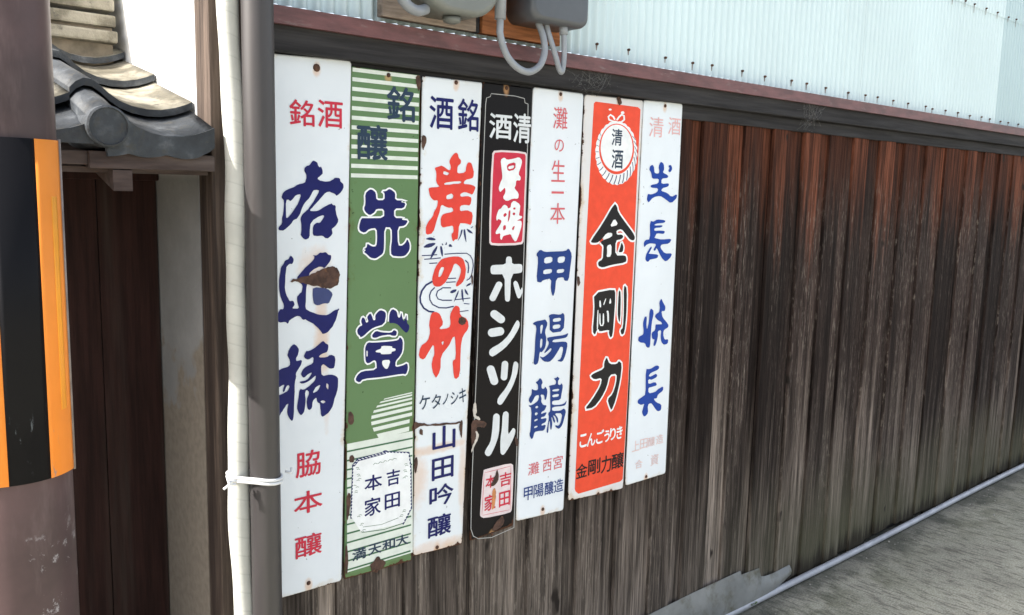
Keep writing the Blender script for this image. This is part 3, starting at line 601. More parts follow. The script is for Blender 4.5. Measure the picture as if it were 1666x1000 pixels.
# ------------------------------------------------------------------ materials
m_plank = None
def plank_material():
    t = NT('weathered plank')
    x, y, z = t.sep()
    tint = t.attr('tint'); tint2 = t.attr('tint2')
    g1 = t.noise(1.0, 150, 30, 5.0, 6, .65)              # fine grain
    g2 = t.noise(1.0, 38, 10, 1.3, 5, .6, off=5)         # broad streaks
    big = t.noise(1.0, 1.1, 1, 1.4, 3, .5, off=2)
    dark = t.scale((.0300, .0208, .0182), t.ramp(tint, 0, 1, .50, 1.75))
    grey = t.scale((.160, .133, .114), t.ramp(tint2, 0, 1, .55, 1.30))
    red = t.scale((.076, .0265, .0150), t.ramp(tint2, 0, 1, .60, 1.40))
    # lower, more bleached part of the boards: stronger towards the near end of the wall
    lim = t.math('ADD', .54, t.math('MULTIPLY', t.math('SUBTRACT', 2.3, x), .10))
    lo = t.math('ADD', t.math('SUBTRACT', lim, z), t.math('MULTIPLY', t.math('SUBTRACT', g2, .5), .9))
    lo = t.math('ADD', lo, t.math('MULTIPLY', t.math('SUBTRACT', tint, .5), .45))
    c = t.mix(t.ramp(lo, -.50, .50), dark, grey)
    hi = t.math('ADD', z, t.math('MULTIPLY', t.math('SUBTRACT', g2, .5), .75))
    hi = t.math('ADD', hi, t.math('MULTIPLY', t.math('SUBTRACT', tint2, .5), .16))
    c = t.mix(t.ramp(hi, 1.28, 1.72), c, red)
    # streaks of grain
    c = t.scale(c, t.ramp(g1, .32, .70, .40, 1.55))
    c = t.scale(c, t.ramp(g2, .3, .7, .62, 1.32))
    # pale bleached fibres and flecks
    fl = t.noise(1.0, 190, 60, 20, 4, .7, off=8)
    fz = t.math('MULTIPLY', t.ramp(fl, .54, .66), t.ramp(t.math('ADD', g2, t.math('MULTIPLY', tint, .34)), .50, .80))
    fz = t.math('MULTIPLY', fz, t.ramp(z, 1.70, 1.35))
    c = t.mix(t.math('MULTIPLY', fz, .65), c, (.24, .205, .175))
    # green algae near the foot of the wall
    alg = t.math('MULTIPLY', t.ramp(t.math('ADD', z, t.math('MULTIPLY', t.math('SUBTRACT', big, .5), .5)), .52, .02), t.ramp(x, 2.1, 3.4))
    c = t.mix(t.math('MULTIPLY', alg, .75), c, (.082, .082, .050))
    # wet rot at the very bottom
    rot = t.ramp(t.math('ADD', z, t.math('MULTIPLY', t.math('SUBTRACT', g2, .5), .22)), .11, .03)
    c = t.mix(t.math('MULTIPLY', rot, .8), c, (.018, .014, .012))
    # knots
    kn = t.noise(1.0, 19, 1, 9.0, 2, .4, off=21)
    c = t.mix(t.ramp(kn, .72, .80), c, (.020, .016, .014))
    # splashes of whitish dirt
    sp = t.noise(1.0, 17, 1, 9, 6, .75, off=33)
    c = t.mix(t.math('MULTIPLY', t.ramp(sp, .68, .76), t.math('MULTIPLY', t.ramp(z, .95, .7), .55)), c, (.36, .34, .33))
    t.bump(t.math('ADD', g1, t.math('MULTIPLY', g2, 1.2)), .7, .004)
    return t.done(c, .85, 0, .1)

def wood_dark(name, col, sx=1, sy=1, sz=1, dirt=(.10, .09, .085), lo=.56, hi=.75, rough=.8):
    t = NT(name)
    g1 = t.noise(1.0, 12 * sx, 12 * sy, 12 * sz, 6, .65)
    g2 = t.noise(1.0, 3 * sx, 3 * sy, 3 * sz, 4, .6, off=3)
    c = t.scale(col, t.ramp(g1, .3, .72, .6, 1.4))
    c = t.mix(t.ramp(g2, lo, hi), c, dirt)
    t.bump(g1, .5, .003)
    return t.done(c, rough, 0, .15)

m_plank = plank_material()
m_beam = wood_dark('smoke dark beam timber', (.030, .029, .031), .25, 3, 6, (.070, .066, .066), .52, .8)
m_flash = weathered('oxide red flashing', (.115, .043, .043), .5, .40, 5, .1, dirt=(.19, .125, .12), sx=2, sz=8, dirt_lo=.55, dirt_hi=.8)
m_post = wood_dark('greyed post timber', (.080, .060, .049), 9, 9, .45, (.030, .022, .019), .42, .62)
m_plaster = None
def plaster_material():
    t = NT('lime plaster')
    x, y, z = t.sep()
    n = t.noise(6, detail=6, rough=.62)
    n2 = t.noise(2.2, 1, 1, 1.0, 5, .6, off=4)
    white = t.scale((.78, .77, .74), t.ramp(n, .3, .7, .92, 1.03))
    # old coat has fallen away low down and shows the sandy undercoat
    f = t.math('ADD', t.math('SUBTRACT', 1.22, z), t.math('MULTIPLY', t.math('SUBTRACT', n2, .5), 1.5))
    f = t.math('ADD', f, t.math('MULTIPLY', t.math('SUBTRACT', n, .5), .45))
    pale = t.scale((.195, .196, .197), t.ramp(n, .3, .7, .85, 1.1))
    sand = t.scale((.168, .146, .122), t.ramp(t.noise(60, detail=5, off=2), .3, .7, .88, 1.1))
    c = t.mix(t.ramp(z, 1.56, 1.50), white, t.mix(t.ramp(f, -.02, .04), pale, sand))
    t.bump(t.math('ADD', t.math('MULTIPLY', t.ramp(f, -.02, .04), -.6), t.noise(70, detail=5, off=6)), .35, .004)
    return t.done(c, .9, 0, .2)
m_plaster = plaster_material()

def corrugated_material():
    t = NT('pale painted corrugated steel')
    x, y, z = t.sep()
    n = t.noise(1.0, 1.6, 1, .8, 5, .6)
    st = t.noise(1.0, 42, 3, .55, 5, .6, off=4)
    sheet = t.attr('tint')
    c = t.mix(sheet, (.585, .705, .735), (.43, .555, .59))
    c = t.scale(c, t.ramp(n, .3, .7, .94, 1.04))
    c = t.mix(t.math('MULTIPLY', t.ramp(st, .62, .85), .25), c, (.40, .43, .40))
    c = t.mix(t.math('MULTIPLY', t.ramp(t.noise(34, detail=4, off=8), .75, .82), .6), c, (.28, .30, .28))
    return t.done(c, .42, 0, .5)
m_corr = corrugated_material()
m_rusty = weathered('rusty iron', (.085, .04, .025), .9, .5, 60, .4)
m_streak = weathered('rust run', (.20, .165, .15), .8, .3, 50)
m_void = weathered('dark cavity', (.012, .010, .010), .95, .2, 8)

# ------------------------------------------------------------------ ground
def ground_material():
    t = NT('broom finished concrete')
    x, y, z = t.sep()
    br = t.noise(1.0, 70, 14, 1, 6, .7, off=1, dist=.4)
    big = t.noise(1.3, detail=5, rough=.6)
    mid = t.noise(7, detail=6, rough=.65, off=6)
    c = t.scale((.425, .405, .325), t.ramp(big, .3, .7, .80, 1.18))
    c = t.scale(c, t.ramp(mid, .3, .72, .84, 1.14))
    c = t.scale(c, t.ramp(br, .41, .50, .58, 1.05))
    moss = t.math('MULTIPLY', t.ramp(t.math('ADD', y, t.math('MULTIPLY', t.math('SUBTRACT', big, .5), .9)), -.50, -.02), t.ramp(mid, .38, .62))
    c = t.mix(t.math('MULTIPLY', moss, .7), c, (.085, .092, .050))
    near_wall = t.ramp(t.math('ADD', y, t.math('MULTIPLY', t.math('SUBTRACT', mid, .5), .25)), -.16, -.03)  # concrete gets darker towards the wall
    c = t.mix(t.math('MULTIPLY', near_wall, .6), c, (.045, .045, .045))
    c = t.scale(c, t.ramp(t.noise(150, detail=3, rough=.7, off=17), .32, .68, .72, 1.26))
    pal = t.noise(24, detail=4, off=13)
    c = t.mix(t.ramp(pal, .70, .78), c, (.30, .29, .27))
    t.bump(t.math('ADD', br, t.math('MULTIPLY', mid, .5)), .8, .006)
    return t.done(c, .9, 0, .3)
b = B()
xs = [-40, -12, -4, 0, 2, 4, 6, 9, 14, 40]; ys = [-40, -12, -5, -2.5, -1.2, -.5, 0.02, 1, 6, 40]
V = [[b.bm.verts.new((x, y, 0)) for y in ys] for x in xs]
for i in range(len(xs) - 1):
    for j in range(len(ys) - 1): b.bm.faces.new((V[i][j], V[i + 1][j], V[i + 1][j + 1], V[i][j + 1]))
gr = b.build('ground', ground_material()); gr['kind'] = 'structure'

# ------------------------------------------------------------------ the house with the plank wall
house = thing('house', 'dark plank walled house with pale corrugated steel above, running along the alley', 'house', (.7, 0, 0))
HL = Vector((-.7, 0, 0))     # children are modelled in world axes
def hpart(bb, name, mats, **k): return bb.build(name, mats, house, HL, **k)

# vertical boards
b = B(); tl = b.bm.faces.layers.float.new('tint'); tl2 = b.bm.faces.layers.float.new('tint2')
x = .70; i = 0
edges = [2.213, 2.302, 2.430, 2.571, 2.709, 2.845, 2.981, 3.12, 3.257, 3.42, 3.587, 3.73, 3.865]
k = 0
while x < 9.4:
    w = R.uniform(.072, .112) if k % 2 else R.uniform(.080, .118)
    front = .009 + (0 if k % 2 else .0115) + R.uniform(-.001, .003)
    z0 = R.choice([.004, .006, .012, .02, .035]) if x > 2.6 else .004
    gap = R.uniform(.0005, .0022)
    ov = .012 if k % 2 else 0.0
    vs = b.box(x - ov + gap, x + w + ov - gap, front, front + .013, z0, 1.74, bev=.0028, rot=R.uniform(-.045, .045))
    t1, t2 = R.random(), R.random()
    b.bm.faces.ensure_lookup_table()
    for f in b.bm.faces[i:]: f[tl] = t1; f[tl2] = t2
    i = len(b.bm.faces); x += w; k += 1
hpart(b, 'plank_siding', m_plank)
b = B(); b.box(.70, 9.4, .046, .06, .002, 1.80); hpart(b, 'backing', m_void)
# timber beams over the planks
b = B(); b.box(.745, 9.4, -.021, .05, 1.763, 1.8155, bev=.003); hpart(b, 'beam', m_beam)
b = B(); b.box(.745, 9.4, .0047, .045, 1.721, 1.7625, bev=.003); hpart(b, 'ledger_board', m_beam)
# red flashing: a folded strip with a drip edge
b = B()
b.prism([(-.036, 1.8135), (-.036, 1.848), (.012, 1.8585), (.012, 1.8555), (-.033, 1.8455), (-.033, 1.8165), (-.024, 1.8165), (-.024, 1.8135)], 'x', .745, 9.4)
hpart(b, 'flashing', m_flash)
# corrugated steel
b = B(); tl = b.bm.faces.layers.float.new('tint')
pitch = .0318
sheets = [(.77, 1.60, 0), (1.58, 2.39, .0), (2.37, 3.18, .0), (3.16, 3.97, .0), (3.95, 4.47, .0), (4.45, 5.25, 1), (5.23, 6.05, 1), (6.03, 6.85, .6), (6.83, 9.4, .8)]
for si, (xa, xb, tn) in enumerate(sheets):
    for (za, zb, dy) in ((1.857, 2.375, .0), (2.335, 4.2, -.003), (4.16, 5.6, -.006)):
        n = int((xb - xa) / pitch * 8)
        rows = []
        for zz in (za, zb):
            rows.append([b.bm.verts.new((xa + (xb - xa) * q / n, .004 + dy - .0012 * (si % 2) + 0.0062 * cos(2 * pi * (xa + (xb - xa) * q / n) / pitch), zz)) for q in range(n + 1)])
        for q in range(n):
            f = b.bm.faces.new((rows[0][q], rows[0][q + 1], rows[1][q + 1], rows[1][q])); f.smooth = True; f[tl] = tn * (.85 + .15 * ((si * 7) % 3) / 2)
hpart(b, 'corrugated_siding', m_corr, fix=False)
# roofing nails with rust runs, set on the crests
nx = [1.73, 1.87, 2.011, 2.149, 2.254, 2.398, 2.538, 2.683, 2.785, 2.923, 3.061, 3.196, 3.301, 3.432, 3.558, 3.689, 3.781, 3.903, 4.027, 4.147, 4.266, 4.386, 4.505, 4.61, 4.718, 4.85, 4.98, 5.1]
for row, (lst, z) in enumerate(((nx, 1.888), ([3.74, 3.86, 3.98, 4.1, 4.22, 4.338, 4.468, 4.572, 4.7, 4.82, 4.95], 2.346))):
    for xx in lst:
        b = B()
        cx = (round(xx / pitch - .5) + .5) * pitch
        zz = z + R.uniform(-.003, .003) - (xx - 2.0) * (.007 if row == 0 else 0)
        yy = -.0037 - (.003 if row else 0)
        b.tube([(cx, yy + .002, zz), (cx, yy - .0035, zz), (cx, yy - .006, zz + .0005)], [.0038, .0038, .002], 8, mi=0)
        wd = R.uniform(.0020, .0032); ln = R.uniform(.014, .024) * (1.6 if row else 1)
        b.prism([(cx - wd, zz - .004), (cx + wd, zz - .004), (cx + wd * .35, zz - ln), (cx - wd * .35, zz - ln)], 'y', yy + .0006, yy - .0004, mi=1)
        hpart(b, 'siding_nail', [m_rusty, m_streak])
# exposed corner post, side wall and roof
b = B(); b.box(.650, .728, -.058, .03, .02, 5.55, bev=.003); hpart(b, 'corner_post', m_post)
b = B(); b.box(.6484, .70, .006, 5.5, 0.0, 5.58); hpart(b, 'side_wall', m_plaster)
b = B(); b.prism([(-.5, 5.55), (2.75, 7.1), (6.0, 5.55), (6.0, 5.67), (2.75, 7.24), (-.5, 5.67)], 'x', .35, 9.7); hpart(b, 'roof', weathered('grey roof tiles', (.10, .105, .11), .6, .3, 6))

# ------------------------------------------------------------------ enamel signs
PAINTS = {
 'navy': paint('navy enamel', (.009, .012, .105)), 'navy_worn': paint('faded navy enamel', (.045, .060, .165)),
 'crimson': paint('crimson enamel', (.52, .030, .060)), 'rust': weathered('bare rusty iron', (.070, .036, .026), .9, .6, 45, .5, dirt=(.16, .07, .03)),
 'red': paint('vermilion enamel', (.66, .055, .040)), 'navy2': paint('dark blue enamel', (.022, .030, .110)),
 'white': paint('white enamel paint', (.76, .78, .80)), 'pinkwhite': paint('pinkish white enamel', (.68, .58, .60)),
 'offwhite': paint('off white enamel paint', (.62, .65, .68)), 'line': paint('grey line paint', (.40, .40, .40)),
 'peel': weathered('flaking enamel edge', (.50, .46, .42), .6, .3, 60), 'stain': weathered('orange rust stain', (.50, .20, .07), .7, .4, 50),
 'blue': paint('mid blue enamel', (.012, .040, .190)), 'orange': paint('orange red enamel', (.72, .070, .032)),
 'black': paint('black enamel paint', (.009, .009, .012)), 'cobalt': paint('cobalt enamel', (.005, .045, .30)),
 'cream': paint('cream enamel', (.64, .69, .64)), 'green': paint('green line enamel', (.055, .14, .075)),
 'slate': paint('slate blue enamel', (.024, .045, .080)), 'pinkred': paint('pale red enamel', (.60, .12, .14)),
 'faint': paint('faded pink enamel', (.70, .40, .40)), 'fainter': paint('almost worn off pink enamel', (.70, .50, .48)),
}
#           category: (paint, layer, part)
CAT = {'navy': ('navy', 5, 'lettering'), 'navy_worn': ('navy_worn', 5, 'lettering'), 'rust': ('rust', 8, 'rust_patch'), 'peel': ('peel', 8, 'rust_patch'),
 'stain': ('stain', 7, 'rust_patch'), 'navyo': ('navy', 5, 'lettering'), 'whitetop': ('white', 6, 'lettering'), 'red': ('red', 5, 'lettering'), 'whitehole': ('white', 6, 'lettering'),
 'navy2': ('navy2', 2, 'emblem'), 'navy2s': ('navy2', 2, 'emblem'), 'pinkwhite': ('pinkwhite', 0, 'panel'), 'crimson': ('crimson', 1, 'panel'),
 'offwhite': ('offwhite', 5, 'lettering'), 'line': ('line', 0, 'border'), 'blue': ('blue', 5, 'lettering'), 'orange': ('orange', 0, 'panel'),
 'blacko': ('black', 5, 'lettering'), 'whitelow': ('white', 1, 'emblem'), 'orangemid': ('orange', 2, 'emblem'), 'ringwhite': ('white', 3, 'emblem'),
 'darkthin': ('navy2', 3, 'emblem'), 'ropewhite': ('white', 3, 'emblem'), 'cobalt': ('cobalt', 5, 'lettering'), 'stripe': ('cream', 0, 'stripes'), 'cream': ('cream', 0, 'striped_field'),
 'greenthin': ('green', 1, 'striped_field'), 'labelwhite': ('white', 2, 'emblem'), 'greenline': ('green', 3, 'emblem')}
TCAT = {'crimson': 'crimson', 'slate': 'slate', 'navytext': 'navy', 'offwhitetext': 'offwhite', 'crimsontext': 'crimson', 'pinkred': 'pinkred',
 'bluetext': 'blue', 'whitetext': 'white', 'blacktext': 'black', 'faintred': 'faint', 'fainter': 'fainter'}

def chaikin(p):
    o = []; n = len(p)
    for i in range(n):
        a, c = p[i], p[(i + 1) % n]
        o.append((a[0] * .78 + c[0] * .22, a[1] * .78 + c[1] * .22)); o.append((a[0] * .22 + c[0] * .78, a[1] * .22 + c[1] * .78))
    return o
def area(p): return .5 * sum(p[i][0] * p[(i + 1) % len(p)][1] - p[(i + 1) % len(p)][0] * p[i][1] for i in range(len(p)))
def deps(): return bpy.context.evaluated_depsgraph_get()

def fill(contours, offset=0.0):
    """flat filled outline (holes after the first contour) -> (verts, faces)"""
    cu = bpy.data.curves.new('outline', 'CURVE'); cu.dimensions = '2D'; cu.fill_mode = 'BOTH'; cu.offset = offset
    for j, p in enumerate(contours):
        if (area(p) < 0) != (j > 0): p = p[::-1]
        sp = cu.splines.new('POLY'); sp.points.add(len(p) - 1); sp.use_cyclic_u = True
        for k_, q in enumerate(p): sp.points[k_].co = (q[0], q[1], 0, 1)
    o = bpy.data.objects.new('outline', cu); C.objects.link(o)
    me = bpy.data.meshes.new_from_object(o.evaluated_get(deps()))
    r = ([(v.co.x, v.co.y) for v in me.vertices], [list(p.vertices) for p in me.polygons])
    bpy.data.objects.remove(o); bpy.data.curves.remove(cu); bpy.data.meshes.remove(me)
    return r

_fc = bpy.data.curves.new('letter', 'FONT'); _fo = bpy.data.objects.new('letter', _fc); C.objects.link(_fo)
def glyph(ch, bold):
    _fc.body = ch; _fc.offset = bold; _fc.resolution_u = 4
    bpy.context.view_layer.update()
    me = bpy.data.meshes.new_from_object(_fo.evaluated_get(deps()))
    r = ([(v.co.x, v.co.y) for v in me.vertices], [list(p.vertices) for p in me.polygons])
    bpy.data.meshes.remove(me); return r

SPEC = [  # name colour, plate colour, rim damage, stains (u, v, ru, rv, strength), label
 ((.69, .735, .79), .75, [(.045, .58, .022, .12, .5), (.03, .73, .05, .06, .35), (.055, .45, .012, .10, .3)],
  'white enamel sign with big navy brush letters and a rusty hole, beside the drainpipe'),
 ((.105, .195, .085), 1.3, [], 'green enamel sign with white stripes, white outlined blue letters and a roped label below'),
 ((.69, .735, .785), 1.1, [(-.07, .20, .045, .09, .42), (.075, .18, .018, .14, .38), (-.02, .27, .12, .016, .45), (.06, .01, .06, .025, .35), (-.02, .015, .09, .025, .35)],
  'white two piece enamel sign with red brush letters and bamboo leaf drawing'),
 ((.010, .009, .010), 1.2, [], 'black enamel sign with white katakana and a red panel'),
 ((.70, .745, .80), .6, [], 'white enamel sign with mid blue letters between the black sign and the orange sign'),
 ((.66, .65, .66), 1.0, [], 'orange red enamel sign with white rim, rope ring emblem and black letters'),
 ((.70, .75, .805), .5, [], 'white enamel sign with small cobalt brush letters and faded pink writing'),
]
sign_objs = []
for k, (ox, oz, quad) in enumerate(SIGNS):
    col, dam, stains, label = SPEC[k]
    q = [(a / 1e4, c / 1e4) for a, c in quad]           # tl tr br bl
    hw = (q[1][0] - q[0][0] + q[2][0] - q[3][0]) / 4; h = (q[0][1] + q[1][1] - q[2][1] - q[3][1]) / 2
    root = thing('enamel_sign', label, 'sign', (ox / 1e4, 0, oz / 1e4), 'enamel shop signs hung in a row on the plank wall')
    sign_objs.append(root)
    # plate with rounded corners and a rolled rim
    def rounded(q, r, n=5):
        o = []
        for i in range(4):
            p = Vector(q[i]); a = (Vector(q[i - 1]) - p).normalized(); c = (Vector(q[(i + 1) % 4]) - p).normalized()
            for j in range(n + 1):
                t = j / n; o.append((p + a * r * (1 - t) ** 2 + c * r * t ** 2))
        return o
    rad = .010 if k not in (1, 2, 3) else .005
    q_in = [(q[0][0] + .003, q[0][1] - .003), (q[1][0] - .003, q[1][1] - .003), (q[2][0] - .003, q[2][1] + .003), (q[3][0] + .003, q[3][1] + .003)]
    b = B()
    lo = rounded(q, rad); li = rounded(q_in, rad * .8)
    F = [b.bm.verts.new((p.x, 0.0, p.y)) for p in li]; O = [b.bm.verts.new((p.x, .0012, p.y)) for p in lo]; Bk = [b.bm.verts.new((p.x, .0042, p.y)) for p in lo]
    b.bm.faces.new(F); b.bm.faces.new(Bk[::-1]); n = len(F)
    for i in range(n):
        j = (i + 1) % n
        b.bm.faces.new((F[i], O[i], O[j], F[j])).smooth = True; b.bm.faces.new((O[i], Bk[i], Bk[j], O[j])).smooth = True
    m_en = enamel(('white', 'green', 'white', 'black', 'white', 'white', 'white')[k] + ' vitreous enamel', col, q, dam, list(stains) + [(a_ / 1e4, c_ / 1e4 - .004, .012, .020, .55) for a_, c_ in NAILS[k]])
    b.build('plate', m_en, root)
    # artwork, one mesh per part
    items = []
    def add(part, verts, faces, y, mat):
        if verts: items.append((part, verts, faces, y, mat))
    cnt = 0
    for (sk, cat, cs) in GLYPHS:
        if sk != k: continue
        pn, layer, part = CAT[cat]; cnt += 1
        contours = [[(c[i] / 1e4, c[i + 1] / 1e4) for i in range(0, len(c), 2)] for c in cs]
        if cat in ('rust', 'peel', 'stain'):
            rj = random.Random(cnt * 7 + k)
            contours = [[(x_ + rj.gauss(0, .0006), z_ + rj.gauss(0, .0008)) for x_, z_ in chaikin(chaikin(c))] for c in contours]
        elif cat not in ('stripe', 'greenthin', 'cream', 'navy2s', 'labelwhite', 'greenline', 'ringwhite', 'orangemid', 'whitelow', 'ropewhite', 'orange', 'line', 'darkthin'):
            rj = random.Random(cnt * 5 + k); jt = .00032 if cat in ('navy', 'red', 'cobalt') else 0
            contours = [[(x_ + rj.gauss(0, jt), z_ + rj.gauss(0, jt)) for x_, z_ in chaikin(c)] for c in contours]
        y = -.00030 - layer * .00014 - (cnt % 9) * 1.2e-5
        if cat == 'whitetop':
            for c in contours:
                v, f = fill([c]); add(part, v, f, y, PAINTS[pn])
            continue
        if cat in ('navyo', 'blacko'):
            v, f = fill(contours, .0038 if k == 1 else .0054); add('lettering', v, f, y + .00014, PAINTS['white'])
        v, f = fill(contours); add(part, v, f, y, PAINTS[pn])
    for (sk, cat, ch, cx, cz, w, hh, bold) in TEXTS:
        if sk != k: continue
        cnt += 1
        v, f = glyph(ch, 0.0)
        if not v: continue
        x0 = min(p[0] for p in v); x1 = max(p[0] for p in v); z0 = min(p[1] for p in v); z1 = max(p[1] for p in v)
        sx = w / 1e4 / max(x1 - x0, .02); sz = hh / 1e4 / max(z1 - z0, .02)
        v = [((p[0] - (x0 + x1) / 2) * sx + cx / 1e4, (p[1] - (z0 + z1) / 2) * sz + cz / 1e4) for p in v]
        # heavier pen: the same letter laid again a hair to each side
        e = bold * .55
        for q_, (dx, dz) in enumerate(((0, 0), (e, 0), (-e, 0), (0, e), (0, -e)) if bold > .008 else ((0, 0),)):
            add('small_lettering', [(p[0] + dx * sx, p[1] + dz * sz) for p in v], f, -.00030 - 5 * .00014 - (cnt % 3) * 2e-5 - q_ * 6e-6, PAINTS[TCAT[cat]])
    # pieces of one kind that stand apart (letters, panels, chips) become parts of their own
    for part in dict.fromkeys(i_[0] for i_ in items):
        gap = {'small_lettering': .02, 'emblem': .05, 'stripes': .03, 'striped_field': .03}.get(part, 0)
        groups = []
        for it in sorted((i_ for i_ in items if i_[0] == part), key=lambda i_: min(p[1] for p in i_[1])):
            z0 = min(p[1] for p in it[1]); z1 = max(p[1] for p in it[1])
            for g_ in groups:
                lap = min(g_[1], z1) - max(g_[0], z0)
                if lap > (-gap if gap else .3 * min(g_[1] - g_[0], z1 - z0)):
                    g_[0] = min(g_[0], z0); g_[1] = max(g_[1], z1); g_[2].append(it); break
            else: groups.append([z0, z1, [it]])
        for g_ in groups:
            vs, fs, mis, mats = [], [], [], []
            for (_, v, f, y, mat) in g_[2]:
                if mat not in mats: mats.append(mat)
                base = len(vs); vs.extend((p[0], y, p[1]) for p in v)
                fs.extend([base + j for j in q_] for q_ in f); mis.extend([mats.index(mat)] * len(f))
            me = bpy.data.meshes.new(part); me.from_pydata(vs, [], fs)
            for m in mats: me.materials.append(m)
            me.polygons.foreach_set('material_index', mis); me.update()
            new_obj('brush_letter' if part == 'lettering' else part, me, root)
    for (nx_, nz_) in NAILS[k]:
        b = B(); X, Z = nx_ / 1e4, nz_ / 1e4
        rr = .0085 if k == 0 and nz_ > 5000 else .0052
        b.tube([(X, -.0006, Z), (X, -.0022, Z), (X, -.0042, Z)], [rr, rr * .85, rr * .4], 10)
        b.build('nail', m_rusty, root)
bpy.data.objects.remove(_fo)

# ------------------------------------------------------------------ drain pipe, wrapped pipe and wire tie
def pvc():
    t = NT('grey brown drainpipe')
    n = t.noise(1.0, 6, 6, 1.2, 5, .6); s = t.noise(1.0, 40, 40, 2.0, 5, .6, off=3)
    c = t.scale((.040, .036, .037), t.ramp(n, .3, .7, .80, 1.15))
    c = t.mix(t.math('MULTIPLY', t.ramp(s, .6, .8), .35), c, (.10, .09, .09))
    return t.done(c, t.ramp(n, .3, .7, .38, .52), 0, .5)
b = B(); b.tube([(.7172, -.120, z) for z in (.0, .5, 1.0, 1.5, 2.0, 3.6, 5.5)], .0292, 28)
o = b.build('drainpipe', pvc()); tag(o, 'dark grey round drainpipe at the corner of the plank wall, beside the first white sign', 'pipe')

def wrap():
    t = NT('white tape wrap')
    x, y, z = t.sep()
    n = t.noise(9, detail=5, rough=.6)
    lap = t.math('FRACT', t.math('ADD', t.math('MULTIPLY', z, 26.0), t.math('MULTIPLY', x, 9.0)))
    c = t.scale((.47, .475, .44), t.ramp(n, .3, .7, .88, 1.07))
    c = t.scale(c, t.ramp(lap, 0.0, .12, .86, 1.0))
    cr = t.noise(1.0, 15, 15, 130, 4, .6, off=2)
    t.bump(t.math('ADD', lap, t.math('MULTIPLY', cr, .8)), .35, .003)
    return t.done(c, .55, 0, .4)
b = B()
pts = []; rs = []
z = 0.0
while z < 5.5:
    pts.append((.6805 + .0022 * sin(z * 5.1) + .002 * sin(z * 13) - max(0, z - 1.5) * .012, -.088 + .002 * sin(z * 7.7), z)); rs.append(.0200 + .0012 * sin(z * 9) + .0010 * sin(z * 31 + 1)); z += .02
b.tube(pts, rs, 22)
o = b.build('wrapped_pipe', wrap()); tag(o, 'white tape wrapped air conditioner pipe running up beside the grey drainpipe', 'pipe')

tie = thing('wire_tie', 'white plastic wire tie looped round the two pipes at the wall corner', 'wire tie', (.71, -.09, .925))
m_wire = paint('white plastic coating', (.66, .67, .68), .35)
def loop(dz, r):
    p = []                      # drawn tight round both pipes
    for i in range(48):
        a = 2 * pi * i / 48; n = (cos(a), sin(a))
        cx, cy, rr = max(((-.0297, .002, .0245), (.0072, -.030, .0318)), key=lambda c: c[0] * n[0] + c[1] * n[1] + c[2])
        p.append((cx + rr * n[0], cy + rr * n[1], dz + .003 * sin(a + .5) - .006 * n[0]))
    return p
b = B(); b.tube(loop(0.0035, 0), .0033, 8, closed=True); b.tube(loop(-.0035, 0), .0033, 8, closed=True); b.build('loop', m_wire, tie)
b = B(); b.tube(spline([(-.052, -.030, .004), (-.064, -.034, .006), (-.071, -.036, .0), (-.079, -.034, -.006)], 5), .0026, 7); b.build('twisted_end', m_wire, tie)
b = B(); b.tube(spline([(-.054, -.030, -.002), (-.066, -.036, .002), (-.070, -.034, .012), (-.068, -.034, .022)], 5), .0026, 7); b.build('twisted_end', m_wire, tie)
b = B(); b.tube(spline([(.054, -.022, .0), (.063, -.030, -.002), (.066, -.026, .006)], 5), .0026, 7); b.build('twisted_end', m_wire, tie)

# ------------------------------------------------------------------ utility pole with striped guard
PX, PY = .2532, -.2732
def pole_mat():
    t = NT('brown painted pole')
    n = t.noise(3, detail=6, rough=.62); s = t.noise(1.0, 14, 14, 3, 5, .7, off=4)
    c = t.scale((.060, .0335, .0345), t.ramp(n, .3, .72, .55, 1.45))
    c = t.mix(t.math('MULTIPLY', t.ramp(t.noise(15, detail=7, rough=.75, off=8), .615, .66), t.ramp(t.sep()[2], 1.04, .93, .0, .85)), c, (.33, .31, .32))
    c = t.mix(t.math('MULTIPLY', t.ramp(s, .52, .75), .45), c, (.165, .115, .115))
    t.bump(t.noise(60, detail=4), .12, .002)
    return t.done(c, .5, 0, .45)
b = B(); b.tube([(PX, PY, z) for z in (0, .4, .8, 1.2, 1.6, 2.5, 4, 6.5)], [.0795, .0795, .079, .079, .0785, .078, .077, .075], 48)
o = b.build('utility_pole', pole_mat()); tag(o, 'brown painted round pole standing in front of the tiled gate', 'pole')

